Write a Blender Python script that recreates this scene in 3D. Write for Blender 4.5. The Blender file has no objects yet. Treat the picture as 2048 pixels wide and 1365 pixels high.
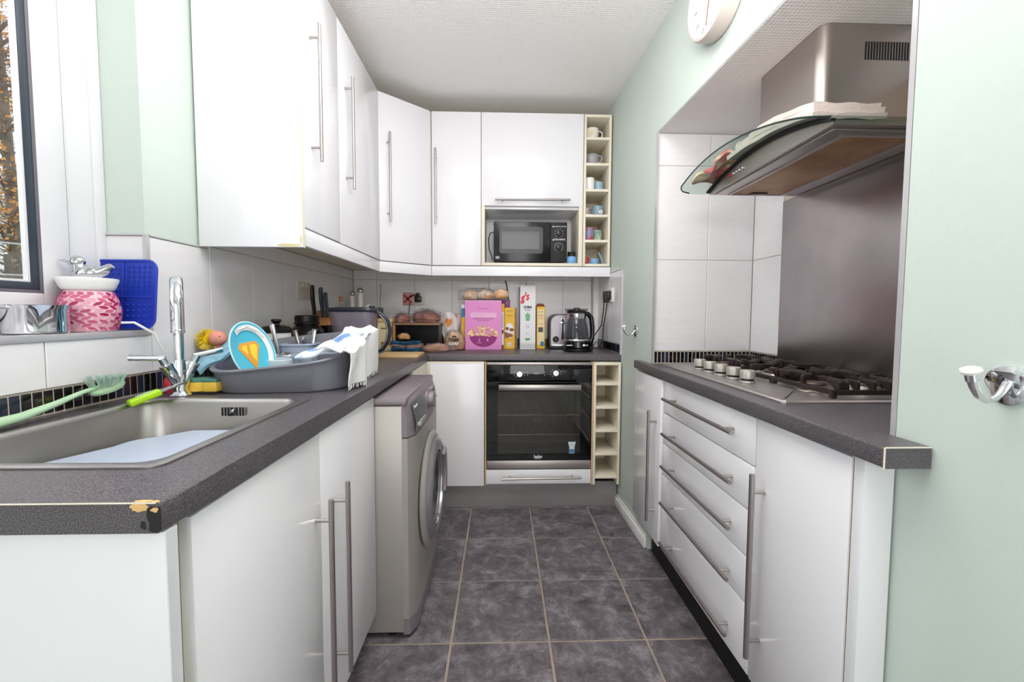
import bpy, bmesh, math, random
from mathutils import Vector, Matrix
random.seed(7)
C = bpy.context.scene.collection
scene = bpy.context.scene
PI = math.pi

# ---------------------------------------------------------------- camera
def setup_camera():
    psi, th, ro, f = .03, .055, .004, 841.0
    fw = Vector((math.sin(psi)*math.cos(th), math.cos(psi)*math.cos(th), -math.sin(th)))
    r0 = Vector((math.cos(psi), -math.sin(psi), 0)); u0 = r0.cross(fw)
    rt = r0*math.cos(ro)+u0*math.sin(ro); up = -r0*math.sin(ro)+u0*math.cos(ro)
    cam = bpy.data.cameras.new('camera'); o = bpy.data.objects.new('camera', cam); C.objects.link(o)
    m = Matrix.Identity(4)
    for i in range(3):
        m[i][0], m[i][1], m[i][2] = rt[i], up[i], -fw[i]
    m[2][3] = 1.131
    o.matrix_world = m
    cam.sensor_width = 36; cam.lens = f*36/2048
    cam.shift_x = -3/2048; cam.shift_y = -8.5/2048
    cam.clip_start = .02; cam.clip_end = 200
    scene.camera = o
setup_camera()

# ---------------------------------------------------------------- world, light, exposure
w = bpy.data.worlds.new('world'); scene.world = w; w.use_nodes = True
nt = w.node_tree; bg = nt.nodes['Background']
tc = nt.nodes.new('ShaderNodeTexCoord'); nz = nt.nodes.new('ShaderNodeTexNoise'); nz.inputs['Scale'].default_value = 1.6
nz.inputs['Detail'].default_value = 5
cr = nt.nodes.new('ShaderNodeValToRGB')
cr.color_ramp.elements[0].position = .35; cr.color_ramp.elements[0].color = (.80, .86, .95, 1)
cr.color_ramp.elements[1].position = .65; cr.color_ramp.elements[1].color = (1, 1, 1, 1)
nt.links.new(tc.outputs['Generated'], nz.inputs['Vector']); nt.links.new(nz.outputs['Fac'], cr.inputs['Fac'])
nt.links.new(cr.outputs['Color'], bg.inputs['Color']); bg.inputs['Strength'].default_value = 1.0

def area(name, loc, rot, sx, sy, power, col):
    l = bpy.data.lights.new(name, 'AREA'); l.shape = 'RECTANGLE'; l.size = sx; l.size_y = sy; l.energy = power; l.color = col
    o = bpy.data.objects.new(name, l); C.objects.link(o); o.location = loc; o.rotation_euler = rot
    return o
area('ceiling_fill', (-.05, 1.05, 2.405), (0, 0, 0), .8, 1.2, 12, (1, .975, .985))  # added fill below the ceiling, out of view, evens the brightness down the room
area('upward_fill', (.16, .40, 1.95), (math.radians(180-34), 0, 0), .6, .6, 18.5, (1, .975, .985))  # added fill floating mid-room, aimed up to brighten the far ceiling
area('rear_fill', (.05, -1.70, 1.05), (math.radians(92), 0, 0), 1.5, 1.8, 23, (1, .975, .985))  # added fill sheet behind the camera, no fixture there
area('window_daylight', (-1.75, .55, 1.75), (0, math.radians(-88), 0), 1.3, 1.5, 10, (.95, .97, 1))
scene.view_settings.view_transform = 'Standard'; scene.view_settings.look = 'None'
scene.view_settings.gamma = 1; scene.view_settings.use_curve_mapping = False
scene.view_settings.exposure = 0.18
scene.cycles.max_bounces = 12; scene.cycles.transparent_max_bounces = 16

# ---------------------------------------------------------------- materials
def lin(c):
    r = []
    for v in c:
        v = v/255.0
        r.append(v/12.92 if v <= .04045 else ((v+.055)/1.055)**2.4)
    return (r[0], r[1], r[2], 1)
M = {}
def N(nt, t, **k):
    n = nt.nodes.new('ShaderNode'+t)
    for a, b in k.items():
        if a in ('ins',):
            for x, y in b.items(): n.inputs[x].default_value = y
        else: setattr(n, a, b)
    return n
def mat(name, col, rough=.5, metal=0., coat=0., var=0., vscale=6., bump=0., bscale=40., trans=0., spec=.5, stretch=(1, 1, 1), emit=None, detail=4, col2=None, coords='Object', rand=False, ramp=(.35, .65)):
    m = bpy.data.materials.new(name); m.use_nodes = True; nt = m.node_tree; p = nt.nodes['Principled BSDF']
    c = lin(col); p.inputs['Base Color'].default_value = c
    p.inputs['Roughness'].default_value = rough; p.inputs['Metallic'].default_value = metal
    p.inputs['Coat Weight'].default_value = coat; p.inputs['Coat Roughness'].default_value = .05
    p.inputs['Specular IOR Level'].default_value = spec
    p.inputs['Transmission Weight'].default_value = trans
    if emit: p.inputs['Emission Color'].default_value = lin(emit[0]); p.inputs['Emission Strength'].default_value = emit[1]
    if var or bump:
        t = N(nt, 'TexCoord'); mp = N(nt, 'Mapping'); mp.inputs['Scale'].default_value = stretch
        if rand:
            oi = N(nt, 'ObjectInfo'); ad = N(nt, 'VectorMath', operation='ADD'); sc = N(nt, 'VectorMath', operation='SCALE'); sc.inputs['Scale'].default_value = 37.
            cx = N(nt, 'CombineXYZ'); nt.links.new(oi.outputs['Random'], cx.inputs[0]); nt.links.new(oi.outputs['Random'], cx.inputs[1])
            nt.links.new(cx.outputs[0], sc.inputs[0]); nt.links.new(t.outputs[coords], ad.inputs[0]); nt.links.new(sc.outputs[0], ad.inputs[1])
            nt.links.new(ad.outputs[0], mp.inputs['Vector'])
        else: nt.links.new(t.outputs[coords], mp.inputs['Vector'])
    if var:
        n = N(nt, 'TexNoise', ins={'Scale': vscale, 'Detail': detail}); nt.links.new(mp.outputs[0], n.inputs['Vector'])
        r = N(nt, 'ValToRGB'); r.color_ramp.elements[0].position = ramp[0]; r.color_ramp.elements[1].position = ramp[1]
        c2 = lin(col2) if col2 else tuple(x*(1-var) for x in c[:3])+(1,)
        r.color_ramp.elements[0].color = c2; r.color_ramp.elements[1].color = c
        nt.links.new(n.outputs['Fac'], r.inputs['Fac']); nt.links.new(r.outputs['Color'], p.inputs['Base Color'])
    if bump:
        n = N(nt, 'TexNoise', ins={'Scale': bscale, 'Detail': 3}); nt.links.new(mp.outputs[0], n.inputs['Vector'])
        b = N(nt, 'Bump', ins={'Strength': min(1, bump), 'Distance': .002 if bump <= 1 else .002*bump}); nt.links.new(n.outputs['Fac'], b.inputs['Height']); nt.links.new(b.outputs[0], p.inputs['Normal'])
    M[name] = m
    return m
def glass(name, tint, rough=.02, opacity=.0, body=None, fres=1.45, gmax=.9):
    m = bpy.data.materials.new(name); m.use_nodes = True; nt = m.node_tree; nt.nodes.clear()
    out = N(nt, 'OutputMaterial'); tr = N(nt, 'BsdfTransparent'); tr.inputs[0].default_value = lin(tint)
    gl = N(nt, 'BsdfGlossy'); gl.inputs['Roughness'].default_value = rough
    lw = N(nt, 'LayerWeight'); lw.inputs[0].default_value = .5; pw = N(nt, 'Math', operation='POWER'); pw.inputs[1].default_value = 4.5
    fr = N(nt, 'MapRange', ins={'To Min': (fres-1)**2/(fres+1)**2, 'To Max': gmax}); mx = N(nt, 'MixShader')
    nt.links.new(lw.outputs['Facing'], pw.inputs[0]); nt.links.new(pw.outputs[0], fr.inputs['Value']); nt.links.new(fr.outputs[0], mx.inputs[0]); nt.links.new(tr.outputs[0], mx.inputs[1]); nt.links.new(gl.outputs[0], mx.inputs[2])
    last = mx
    if opacity:
        pb = N(nt, 'BsdfPrincipled'); pb.inputs['Base Color'].default_value = lin(body); pb.inputs['Roughness'].default_value = .3
        m2 = N(nt, 'MixShader'); m2.inputs[0].default_value = opacity
        nt.links.new(mx.outputs[0], m2.inputs[1]); nt.links.new(pb.outputs[0], m2.inputs[2]); last = m2
    nt.links.new(last.outputs[0], out.inputs[0]); M[name] = m
    return m

mat('mint', (205, 217, 208), .55, bump=.35, bscale=45, var=.035, vscale=2.2)
mat('white_paint', (240, 239, 237), .6)
mat('gloss_white', (240, 239, 242), .2, coat=.15)
mat('panel_white', (232, 234, 236), .32, var=.03, vscale=3)
mat('cream', (236, 228, 208), .45)
mat('socket_cream', (214, 206, 194), .4)
mat('cream_in', (222, 212, 186), .5)
mat('grey_plinth', (146, 141, 142), .4, var=.1, vscale=5)
mat('upvc', (228, 228, 231), .3)
mat('gasket', (52, 62, 74), .35)
mat('gasket_grey', (112, 108, 116), .4)
mat('steel', (196, 190, 188), .42, 1., bump=.08, bscale=60, stretch=(1, 40, 1))
mat('steel_splash', (178, 170, 172), .33, 1., var=.14, vscale=5, bump=.05, bscale=30)
mat('steel_hood', (178, 170, 164), .40, 1., bump=.05, bscale=50, stretch=(1, 1, 25))
mat('steel_sink', (188, 184, 181), .33, 1., var=.10, vscale=7, bump=.06, bscale=60)
mat('handle_steel', (176, 170, 166), .32, 1.)
mat('chrome', (225, 226, 230), .06, 1.)
mat('chrome_dull', (205, 205, 208), .16, 1.)
mat('black_plastic', (14, 14, 15), .36)
mat('black_matte', (16, 15, 15), .6)
mat('black_gloss', (7, 7, 9), .05, coat=.3)
mat('iron', (50, 40, 37), .34, var=.35, vscale=30, bump=.4, bscale=160)
mat('burner', (190, 178, 168), .35, .8)
mat('burner_cap', (96, 76, 68), .45, .3, var=.2, vscale=30)
mat('hob_knob', (190, 184, 176), .35, .5)
mat('clock_rim', (208, 196, 188), .35)
mat('clock_face', (240, 240, 238), .5)
mat('washer', (172, 167, 162), .38, .35)
mat('washer_dark', (136, 126, 131), .42, .15)
mat('washer_panel', (104, 106, 112), .4, .2)
mat('washer_ring', (140, 136, 139), .3, .4)
mat('print_white', (235, 235, 235), .5)
mat('print_black', (25, 22, 22), .5)
mat('print_grey', (150, 150, 152), .5)
mat('pink_box', (228, 140, 204), .4, var=.03, vscale=4)
mat('pink_dark', (150, 22, 122), .45)
mat('pink_light', (248, 205, 232), .45)
mat('flake', (240, 206, 160), .6, var=.25, vscale=60, col2=(206, 120, 110))
mat('purple_box', (160, 62, 146), .45)
mat('yellow_box', (238, 190, 40), .45)
mat('yellow_pale', (246, 224, 170), .45)
mat('brown_print', (150, 92, 60), .55)
mat('box_white', (238, 236, 238), .45)
mat('red_print', (222, 52, 72), .5)
mat('green_print', (52, 168, 82), .5)
mat('blue_print', (60, 130, 170), .5)
mat('red_paint', (165, 28, 34), .5)
mat('red_pale', (214, 150, 146), .5)
mat('orange', (232, 120, 56), .5)
mat('bun', (222, 158, 92), .6, var=.5, vscale=22, col2=(246, 226, 200), bump=.4)
mat('bread', (206, 146, 88), .65, var=.4, vscale=14, col2=(232, 190, 140), bump=.4)
mat('bread_dark', (176, 84, 48), .45, var=.5, vscale=18, col2=(90, 40, 26), bump=.4)
mat('sausage', (178, 112, 84), .45, var=.3, vscale=16, col2=(206, 150, 110))
glass('film', (238, 238, 240), .12, .10, (235, 235, 238))
glass('film_clear', (250, 250, 252), .06)
mat('wood', (196, 134, 80), .5, var=.25, vscale=4, stretch=(12, 12, 1))
mat('wood_light', (218, 184, 134), .5, var=.16, vscale=5, stretch=(1, 14, 14))
mat('wood_top', (150, 112, 82), .5, var=.2, vscale=6, stretch=(1, 14, 14))
mat('cream_box', (222, 206, 160), .5, var=.08, vscale=8)
mat('teal_fabric', (30, 100, 140), .9, var=.5, vscale=26, col2=(28, 52, 74), bump=.5, bscale=120)
mat('floral', (200, 150, 132), .9, var=.6, vscale=24, col2=(48, 64, 84), bump=.5, bscale=120)
mat('tray_grey', (122, 122, 132), .38)
mat('caddy_blue', (180, 192, 210), .4)
mat('plate_blue', (78, 196, 224), .3)
mat('plate_rim', (196, 238, 246), .3)
mat('emblem_orange', (236, 166, 62), .45)
mat('emblem_yellow', (250, 220, 60), .45)
mat('mug_pale', (206, 220, 226), .25)
mat('cloth_blue', (226, 234, 242), .85, var=.4, vscale=9, col2=(120, 160, 214), bump=.4, bscale=90, ramp=(.42, .52))
mat('cloth_white', (228, 227, 226), .9, bump=.9, bscale=110)
mat('cloth_aqua', (150, 200, 220), .9, var=.3, vscale=40, bump=1., bscale=140)
mat('yellow_plastic', (244, 214, 40), .45)
mat('pink_plastic', (238, 158, 140), .4)
mat('sponge_yellow', (240, 200, 78), .85, bump=.6, bscale=140)
mat('sponge_green', (82, 134, 120), .9, bump=.8, bscale=200)
mat('lime', (178, 226, 30), .35)
mat('brush_green', (176, 208, 172), .45)
mat('bristle_green', (170, 196, 180), .6)
mat('mat_blue', (24, 56, 176), .4)
mat('warmer_pink', (236, 196, 204), .35)
mat('petal_a', (200, 90, 130), .25)
mat('petal_b', (170, 30, 92), .25)
mat('petal_c', (224, 160, 180), .25)
mat('ceramic', (244, 243, 241), .2)
mat('white_plastic', (240, 240, 238), .35)
mat('towel_beige', (226, 212, 204), .95, bump=1., bscale=220)
mat('mitt', (244, 216, 180), .9, var=.7, vscale=16, col2=(222, 110, 110), ramp=(.46, .54))
mat('filter', (186, 146, 112), .5, .3, var=.45, vscale=5, col2=(136, 84, 48), bump=.5, bscale=260, ramp=(.3, .6))
mat('blue_pot', (122, 170, 220), .3)
mat('mug_cream', (236, 230, 220), .25)
mat('mug_grey', (168, 166, 172), .35, var=.2, vscale=20)
mat('mug_blue', (150, 184, 200), .3)
mat('mug_red', (190, 50, 80), .35, var=.5, vscale=26, col2=(120, 150, 190))
mat('mug_slate', (132, 158, 172), .3)
mat('mug_floral', (206, 206, 190), .35, var=.5, vscale=26, col2=(90, 140, 110))
mat('mug_pink', (214, 190, 178), .35)
mat('red_gloss', (180, 24, 34), .3)
mat('board_blue', (184, 196, 214), .45, var=.03, vscale=4)
mat('toaster', (176, 168, 176), .32, .55)
mat('chip', (232, 190, 126), .85, bump=1., bscale=120, var=.2, vscale=40)
mat('rust', (150, 84, 40), .8)
mat('tile_trim', (206, 204, 206), .3, .4)
mat('microwave', (18, 17, 19), .2, coat=.05)
glass('mw_glass', (110, 110, 112), .08, .3, (120, 120, 122), 1.25)
glass('oven_glass', (206, 206, 200), .04, .10, (110, 106, 100), 1.6)
mat('oven_in', (150, 146, 138), .4, .2, var=.3, vscale=6)
glass('window_glass', (250, 252, 252), .0)
glass('hood_glass', (232, 240, 236), .02, fres=1.35, gmax=.45)
mat('glass_edge', (30, 52, 46), .1)
glass('kettle_glass', (226, 228, 230), .03)
glass('jug_plastic', (240, 237, 242), .08, .10, (200, 196, 206))
glass('jug_inner', (214, 208, 220), .15, .5, (196, 190, 202))
mat('jug_lid', (38, 42, 52), .3)
glass('smoke_plastic', (60, 54, 52), .12, .45, (44, 40, 38))
mat('leaf_orange', (246, 190, 110), .7, var=.3, vscale=3, col2=(232, 156, 72))
mat('leaf_olive', (184, 184, 150), .8, var=.4, vscale=3)
mat('bark', (150, 138, 124), .9, var=.4, vscale=8)
mat('ground', (120, 112, 92), .95, var=.4, vscale=2)
mat('rope', (230, 230, 226), .6)
mat('grout', (214, 200, 184), .9)
mat('grout_floor', (172, 156, 144), .9, var=.2, vscale=9)
mat('soot', (24, 22, 22), .6, bump=1., bscale=90)

def worktop_mat():
    m = mat('worktop', (82, 78, 82), .33); nt = m.node_tree; p = nt.nodes['Principled BSDF']
    t = N(nt, 'TexCoord'); n = N(nt, 'TexNoise', ins={'Scale': 640., 'Detail': 2}); nt.links.new(t.outputs['Object'], n.inputs['Vector'])
    r = N(nt, 'ValToRGB'); e = r.color_ramp.elements; e[0].position = .34; e[0].color = lin((52, 48, 52)); e[1].position = .68; e[1].color = lin((128, 122, 126))
    k = e.new(.5); k.color = lin((84, 79, 83))
    nt.links.new(n.outputs['Fac'], r.inputs['Fac']); nt.links.new(r.outputs['Color'], p.inputs['Base Color'])
    b = N(nt, 'Bump', ins={'Strength': .15, 'Distance': .001}); nt.links.new(n.outputs['Fac'], b.inputs['Height']); nt.links.new(b.outputs[0], p.inputs['Normal'])
worktop_mat()
def floor_mat():
    m = mat('floor_tile', (96, 90, 96), .42, rand=True, var=.1, vscale=3); nt = m.node_tree; p = nt.nodes['Principled BSDF']
    mp = [n for n in nt.nodes if n.type == 'MAPPING'][0]
    n1 = N(nt, 'TexNoise', ins={'Scale': 13., 'Detail': 12, 'Roughness': .78, 'Distortion': .35}); nt.links.new(mp.outputs[0], n1.inputs['Vector'])
    r = N(nt, 'ValToRGB'); e = r.color_ramp.elements; e[0].position = .33; e[0].color = lin((62, 57, 61)); e[1].position = .68; e[1].color = lin((158, 152, 156))
    k = e.new(.5); k.color = lin((106, 99, 104))
    nt.links.new(n1.outputs['Fac'], r.inputs['Fac']); nt.links.new(r.outputs['Color'], p.inputs['Base Color'])
    n2 = N(nt, 'TexNoise', ins={'Scale': 8., 'Detail': 9, 'Roughness': .62, 'Distortion': 1.6}); nt.links.new(mp.outputs[0], n2.inputs['Vector'])
    b = N(nt, 'Bump', ins={'Strength': .8, 'Distance': .009}); nt.links.new(n2.outputs['Fac'], b.inputs['Height']); nt.links.new(b.outputs[0], p.inputs['Normal'])
    rr = N(nt, 'MapRange', ins={'To Min': .3, 'To Max': .6}); nt.links.new(n1.outputs['Fac'], rr.inputs['Value']); nt.links.new(rr.outputs[0], p.inputs['Roughness'])
floor_mat()
def tile_mat():
    # glazed white wall tile with faint horizontal ripples in the glaze
    m = mat('tile', (238, 236, 237), .16, rand=True, var=.02, vscale=2, coat=.2); nt = m.node_tree; p = nt.nodes['Principled BSDF']
    mp = [n for n in nt.nodes if n.type == 'MAPPING'][0]; mp.inputs['Scale'].default_value = (7, 26, 1)
    n1 = N(nt, 'TexNoise', ins={'Scale': 1., 'Detail': 1}); nt.links.new(mp.outputs[0], n1.inputs['Vector'])
    b = N(nt, 'Bump', ins={'Strength': .5, 'Distance': .004}); nt.links.new(n1.outputs['Fac'], b.inputs['Height']); nt.links.new(b.outputs[0], p.inputs['Normal'])
tile_mat()
def mosaic_mat():
    m = mat('mosaic', (20, 20, 24), .07, coat=.3); nt = m.node_tree; p = nt.nodes['Principled BSDF']
    oi = N(nt, 'ObjectInfo'); t = N(nt, 'TexCoord'); r = N(nt, 'ValToRGB'); r.color_ramp.interpolation = 'CONSTANT'
    ad = N(nt, 'Math', operation='ADD'); gx = N(nt, 'NewGeometry')
    nt.links.new(oi.outputs['Random'], ad.inputs[0]); nt.links.new(gx.outputs['Random Per Island'], ad.inputs[1])
    fr = N(nt, 'Math', operation='FRACT'); nt.links.new(ad.outputs[0], fr.inputs[0])
    e = r.color_ramp.elements; e[0].position = 0; e[0].color = lin((14, 13, 15)); e[1].position = .55; e[1].color = lin((38, 46, 62))
    k = e.new(.82); k.color = lin((30, 24, 26))
    nt.links.new(fr.outputs[0], r.inputs['Fac']); nt.links.new(r.outputs['Color'], p.inputs['Base Color'])
mosaic_mat()
def textured_paper():
    # ceiling paper embossed with a fine square grid
    m = mat('ceiling_paper', (246, 243, 241), .7); nt = m.node_tree; p = nt.nodes['Principled BSDF']
    t = N(nt, 'TexCoord'); sp = N(nt, 'SeparateXYZ'); nt.links.new(t.outputs['Object'], sp.inputs[0])
    hs = []
    for i in (0, 1):
        mu = N(nt, 'Math', operation='MULTIPLY'); mu.inputs[1].default_value = 2*PI/.012; nt.links.new(sp.outputs[i], mu.inputs[0])
        s = N(nt, 'Math', operation='SINE'); nt.links.new(mu.outputs[0], s.inputs[0]); hs.append(s)
    a = N(nt, 'Math', operation='MAXIMUM'); nt.links.new(hs[0].outputs[0], a.inputs[0]); nt.links.new(hs[1].outputs[0], a.inputs[1])
    b = N(nt, 'Bump', ins={'Strength': .5, 'Distance': .0012}); nt.links.new(a.outputs[0], b.inputs['Height']); nt.links.new(b.outputs[0], p.inputs['Normal'])
textured_paper()

# ---------------------------------------------------------------- mesh helpers
class MB:
    def __init__(s): s.bm = bmesh.new()
    def box(s, x0, x1, y0, y1, z0, z1, bev=0., seg=2, mtx=None):
        b = bmesh.new(); bmesh.ops.create_cube(b, size=1)
        for v in b.verts:
            v.co = Vector(((x0+x1)/2+v.co.x*(x1-x0), (y0+y1)/2+v.co.y*(y1-y0), (z0+z1)/2+v.co.z*(z1-z0)))
        if bev: bmesh.ops.bevel(b, geom=b.edges[:], offset=bev, segments=seg, profile=.5, affect='EDGES')
        if mtx: bmesh.ops.transform(b, matrix=mtx, verts=b.verts)
        return s.merge(b)
    def merge(s, b):
        me = bpy.data.meshes.new('t'); b.to_mesh(me); b.free(); s.bm.from_mesh(me); bpy.data.meshes.remove(me)
        return s
    def loft(s, loops, cap0=True, cap1=True, closed=True):
        rows = [[s.bm.verts.new(Vector(p)) for p in L] for L in loops]
        n = len(rows[0])
        for a, b in zip(rows, rows[1:]):
            for i in range(n if closed else n-1):
                j = (i+1) % n
                try: s.bm.faces.new((a[i], a[j], b[j], b[i]))
                except ValueError: pass
        if cap0: s.bm.faces.new(rows[0][::-1])
        if cap1: s.bm.faces.new(rows[-1])
        return s
    def lathe(s, prof, c=(0, 0, 0), axis='z', n=24, a0=0., mtx=None, ring=False):
        loops = []
        if ring: prof = list(prof)+[prof[0]]
        for r, h in prof:
            L = []
            for k in range(n):
                a = a0+2*PI*k/n
                L.append(Vector((max(r, 1e-5)*math.cos(a), max(r, 1e-5)*math.sin(a), h)))
            loops.append(L)
        b = bmesh.new(); t = MB.__new__(MB); t.bm = b
        t.loft(loops, not ring, not ring)
        bmesh.ops.remove_doubles(b, verts=b.verts, dist=2e-5)
        R = {'z': Matrix.Identity(4), 'x': Matrix.Rotation(PI/2, 4, 'Y'), '-x': Matrix.Rotation(-PI/2, 4, 'Y'), 'y': Matrix.Rotation(-PI/2, 4, 'X'), '-y': Matrix.Rotation(PI/2, 4, 'X')}[axis] if isinstance(axis, str) else axis
        bmesh.ops.transform(b, matrix=Matrix.Translation(Vector(c)) @ R, verts=b.verts)
        if mtx: bmesh.ops.transform(b, matrix=mtx, verts=b.verts)
        return s.merge(b)
    def tube(s, pts, r, n=10, r1=None, flat=None):
        pts = [Vector(p) for p in pts]; loops = []; up = None
        m = len(pts)
        for i, p in enumerate(pts):
            d = (pts[min(i+1, m-1)]-pts[max(i-1, 0)]).normalized()
            if up is None:
                up = Vector((0, 0, 1)) if abs(d.z) < .9 else Vector((0, 1, 0))
            x = d.cross(up).normalized(); up = x.cross(d).normalized()
            rr = r(i/(m-1)) if callable(r) else (r if r1 is None else r+(r1-r)*i/(m-1))
            fx = 1 if flat is None else flat
            loops.append([p+x*(math.cos(2*PI*k/n)*rr*fx)+up*(math.sin(2*PI*k/n)*rr) for k in range(n)])
        return s.loft(loops)
    def prism(s, poly, h0, h1, axis='z', bev=0.):
        def P(a, b, h): return {'z': (a, b, h), 'y': (a, h, b), 'x': (h, a, b)}[axis]
        b = bmesh.new(); t = MB.__new__(MB); t.bm = b
        t.loft([[P(a, c, h0) for a, c in poly], [P(a, c, h1) for a, c in poly]])
        bmesh.ops.recalc_face_normals(b, faces=b.faces)
        if bev: bmesh.ops.bevel(b, geom=b.edges[:], offset=bev, segments=2, profile=.5, affect='EDGES')
        return s.merge(b)
    def sheet(s, fn, nu, nv, th):
        P = [[Vector(fn(i/nu, j/nv)) for j in range(nv+1)] for i in range(nu+1)]
        top = [[None]*(nv+1) for _ in range(nu+1)]; bot = [[None]*(nv+1) for _ in range(nu+1)]
        for i in range(nu+1):
            for j in range(nv+1):
                du = P[min(i+1, nu)][j]-P[max(i-1, 0)][j]; dv = P[i][min(j+1, nv)]-P[i][max(j-1, 0)]
                n = du.cross(dv); n = n.normalized() if n.length > 1e-12 else Vector((0, 0, 1))
                top[i][j] = s.bm.verts.new(P[i][j]+n*th/2); bot[i][j] = s.bm.verts.new(P[i][j]-n*th/2)
        f = s.bm.faces.new
        for i in range(nu):
            for j in range(nv):
                f((top[i][j], top[i+1][j], top[i+1][j+1], top[i][j+1])); f((bot[i][j], bot[i][j+1], bot[i+1][j+1], bot[i+1][j]))
        for i in range(nu):
            f((top[i][0], bot[i][0], bot[i+1][0], top[i+1][0])); f((top[i][nv], top[i+1][nv], bot[i+1][nv], bot[i][nv]))
        for j in range(nv):
            f((top[0][j], top[0][j+1], bot[0][j+1], bot[0][j])); f((top[nu][j], bot[nu][j], bot[nu][j+1], top[nu][j+1]))
        return s
    def cells(s, xs, ys, z0, z1, skip, bevsel=None, bev=.008, seg=4):
        """slab made of grid cells with holes; every vertex shared"""
        b = bmesh.new(); V = {}
        def v(i, j, k):
            if (i, j, k) not in V: V[i, j, k] = b.verts.new((xs[i], ys[j], (z0, z1)[k]))
            return V[i, j, k]
        nx, ny = len(xs)-1, len(ys)-1
        solid = lambda i, j: 0 <= i < nx and 0 <= j < ny and not skip(i, j)
        for i in range(nx):
            for j in range(ny):
                if not solid(i, j): continue
                b.faces.new((v(i, j, 1), v(i+1, j, 1), v(i+1, j+1, 1), v(i, j+1, 1)))
                b.faces.new((v(i, j, 0), v(i, j+1, 0), v(i+1, j+1, 0), v(i+1, j, 0)))
                if not solid(i-1, j): b.faces.new((v(i, j, 0), v(i, j, 1), v(i, j+1, 1), v(i, j+1, 0)))
                if not solid(i+1, j): b.faces.new((v(i+1, j, 0), v(i+1, j+1, 0), v(i+1, j+1, 1), v(i+1, j, 1)))
                if not solid(i, j-1): b.faces.new((v(i, j, 0), v(i+1, j, 0), v(i+1, j, 1), v(i, j, 1)))
                if not solid(i, j+1): b.faces.new((v(i, j+1, 0), v(i, j+1, 1), v(i+1, j+1, 1), v(i+1, j+1, 0)))
        if bevsel:
            es = [e for e in b.edges if bevsel((e.verts[0].co+e.verts[1].co)/2, (e.verts[0].co-e.verts[1].co).normalized())]
            bmesh.ops.bevel(b, geom=es, offset=bev, segments=seg, profile=.5, affect='EDGES')
        return s.merge(b)
    def xf(s, m): bmesh.ops.transform(s.bm, matrix=m, verts=s.bm.verts); return s
    def build(s, name, m, parent=None, smooth=True, recalc=True, sharp=34):
        bm = s.bm
        if recalc: bmesh.ops.recalc_face_normals(bm, faces=bm.faces)
        me = bpy.data.meshes.new(name)
        if parent is not None:
            W = parent.matrix_basis.copy() if parent.parent is None else parent.parent.matrix_basis @ parent.matrix_basis
            bmesh.ops.transform(bm, matrix=W.inverted(), verts=bm.verts)
        bm.to_mesh(me); bm.free()
        if smooth:
            me.shade_smooth(); me.set_sharp_from_angle(angle=math.radians(sharp))
        mm = M[m] if isinstance(m, str) else m
        me.materials.append(mm)
        o = bpy.data.objects.new(name, me); C.objects.link(o)
        if parent is not None: o.parent = parent
        return o
def rrect(cx, cy, hx, hy, r, z, n=6, zf=None):
    pts = []
    for (sx, sy, a0) in ((1, 1, 0), (-1, 1, PI/2), (-1, -1, PI), (1, -1, 3*PI/2)):
        for k in range(n+1):
            a = a0+PI/2*k/n
            x = cx+sx*(hx-r)+r*math.cos(a); y = cy+sy*(hy-r)+r*math.sin(a)
            pts.append((x, y, zf(x, y)+z if zf else z))
    return pts
def thing(name, label, cat, loc=(0, 0, 0), rz=0., group=None, rot=None):
    o = bpy.data.objects.new(name, None); o.empty_display_size = .05; C.objects.link(o)
    o.matrix_basis = Matrix.Translation(Vector(loc)) @ (rot if rot is not None else Matrix.Rotation(rz, 4, 'Z'))
    o['label'] = label; o['category'] = cat
    if group: o['group'] = group
    return o
def tag(o, label, cat, group=None):
    o['label'] = label; o['category'] = cat
    if group: o['group'] = group
    return o
def struct(o): o['kind'] = 'structure'; return o
def origin_to(o, loc):
    loc = Vector(loc); o.data.transform(Matrix.Translation(-loc)); o.location = loc; return o
def dup(root, mtx=None, label=None, group=None):
    r = root.copy(); C.objects.link(r)
    if mtx is not None: r.matrix_basis = mtx
    if label: r['label'] = label
    if group: r['group'] = group
    for ch in root.children:
        c = ch.copy(); C.objects.link(c); c.parent = r; c.matrix_parent_inverse = ch.matrix_parent_inverse
        for g in ch.children:
            d = g.copy(); C.objects.link(d); d.parent = c
    return r
def text(name, s, size, mtx, m, parent, extrude=.0004, align='CENTER', shear=0., squeeze=1., bold=0.):
    cu = bpy.data.curves.new('txt', 'FONT'); cu.body = s; cu.size = size; cu.extrude = extrude; cu.align_x = align; cu.align_y = 'CENTER'; cu.shear = shear; cu.offset = bold; cu.resolution_u = 3
    t = bpy.data.objects.new('txt', cu); C.objects.link(t)
    dg = bpy.context.evaluated_depsgraph_get(); me = bpy.data.meshes.new_from_object(t.evaluated_get(dg))
    bpy.data.objects.remove(t); bpy.data.curves.remove(cu)
    b = MB(); b.bm.from_mesh(me); bpy.data.meshes.remove(me)
    b.xf(mtx @ Matrix.Diagonal((squeeze, 1, 1, 1)))
    return b.build(name, m, parent, smooth=False, recalc=False)
# orientation for writing: facing -Y (towards the camera), facing -X, facing +X
def face_y(x, y, z): return Matrix.Translation((x, y, z)) @ Matrix.Rotation(PI/2, 4, 'X')
def face_px(x, y, z): return Matrix.Translation((x, y, z)) @ Matrix.Rotation(PI/2, 4, 'Z') @ Matrix.Rotation(PI/2, 4, 'X')

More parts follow.
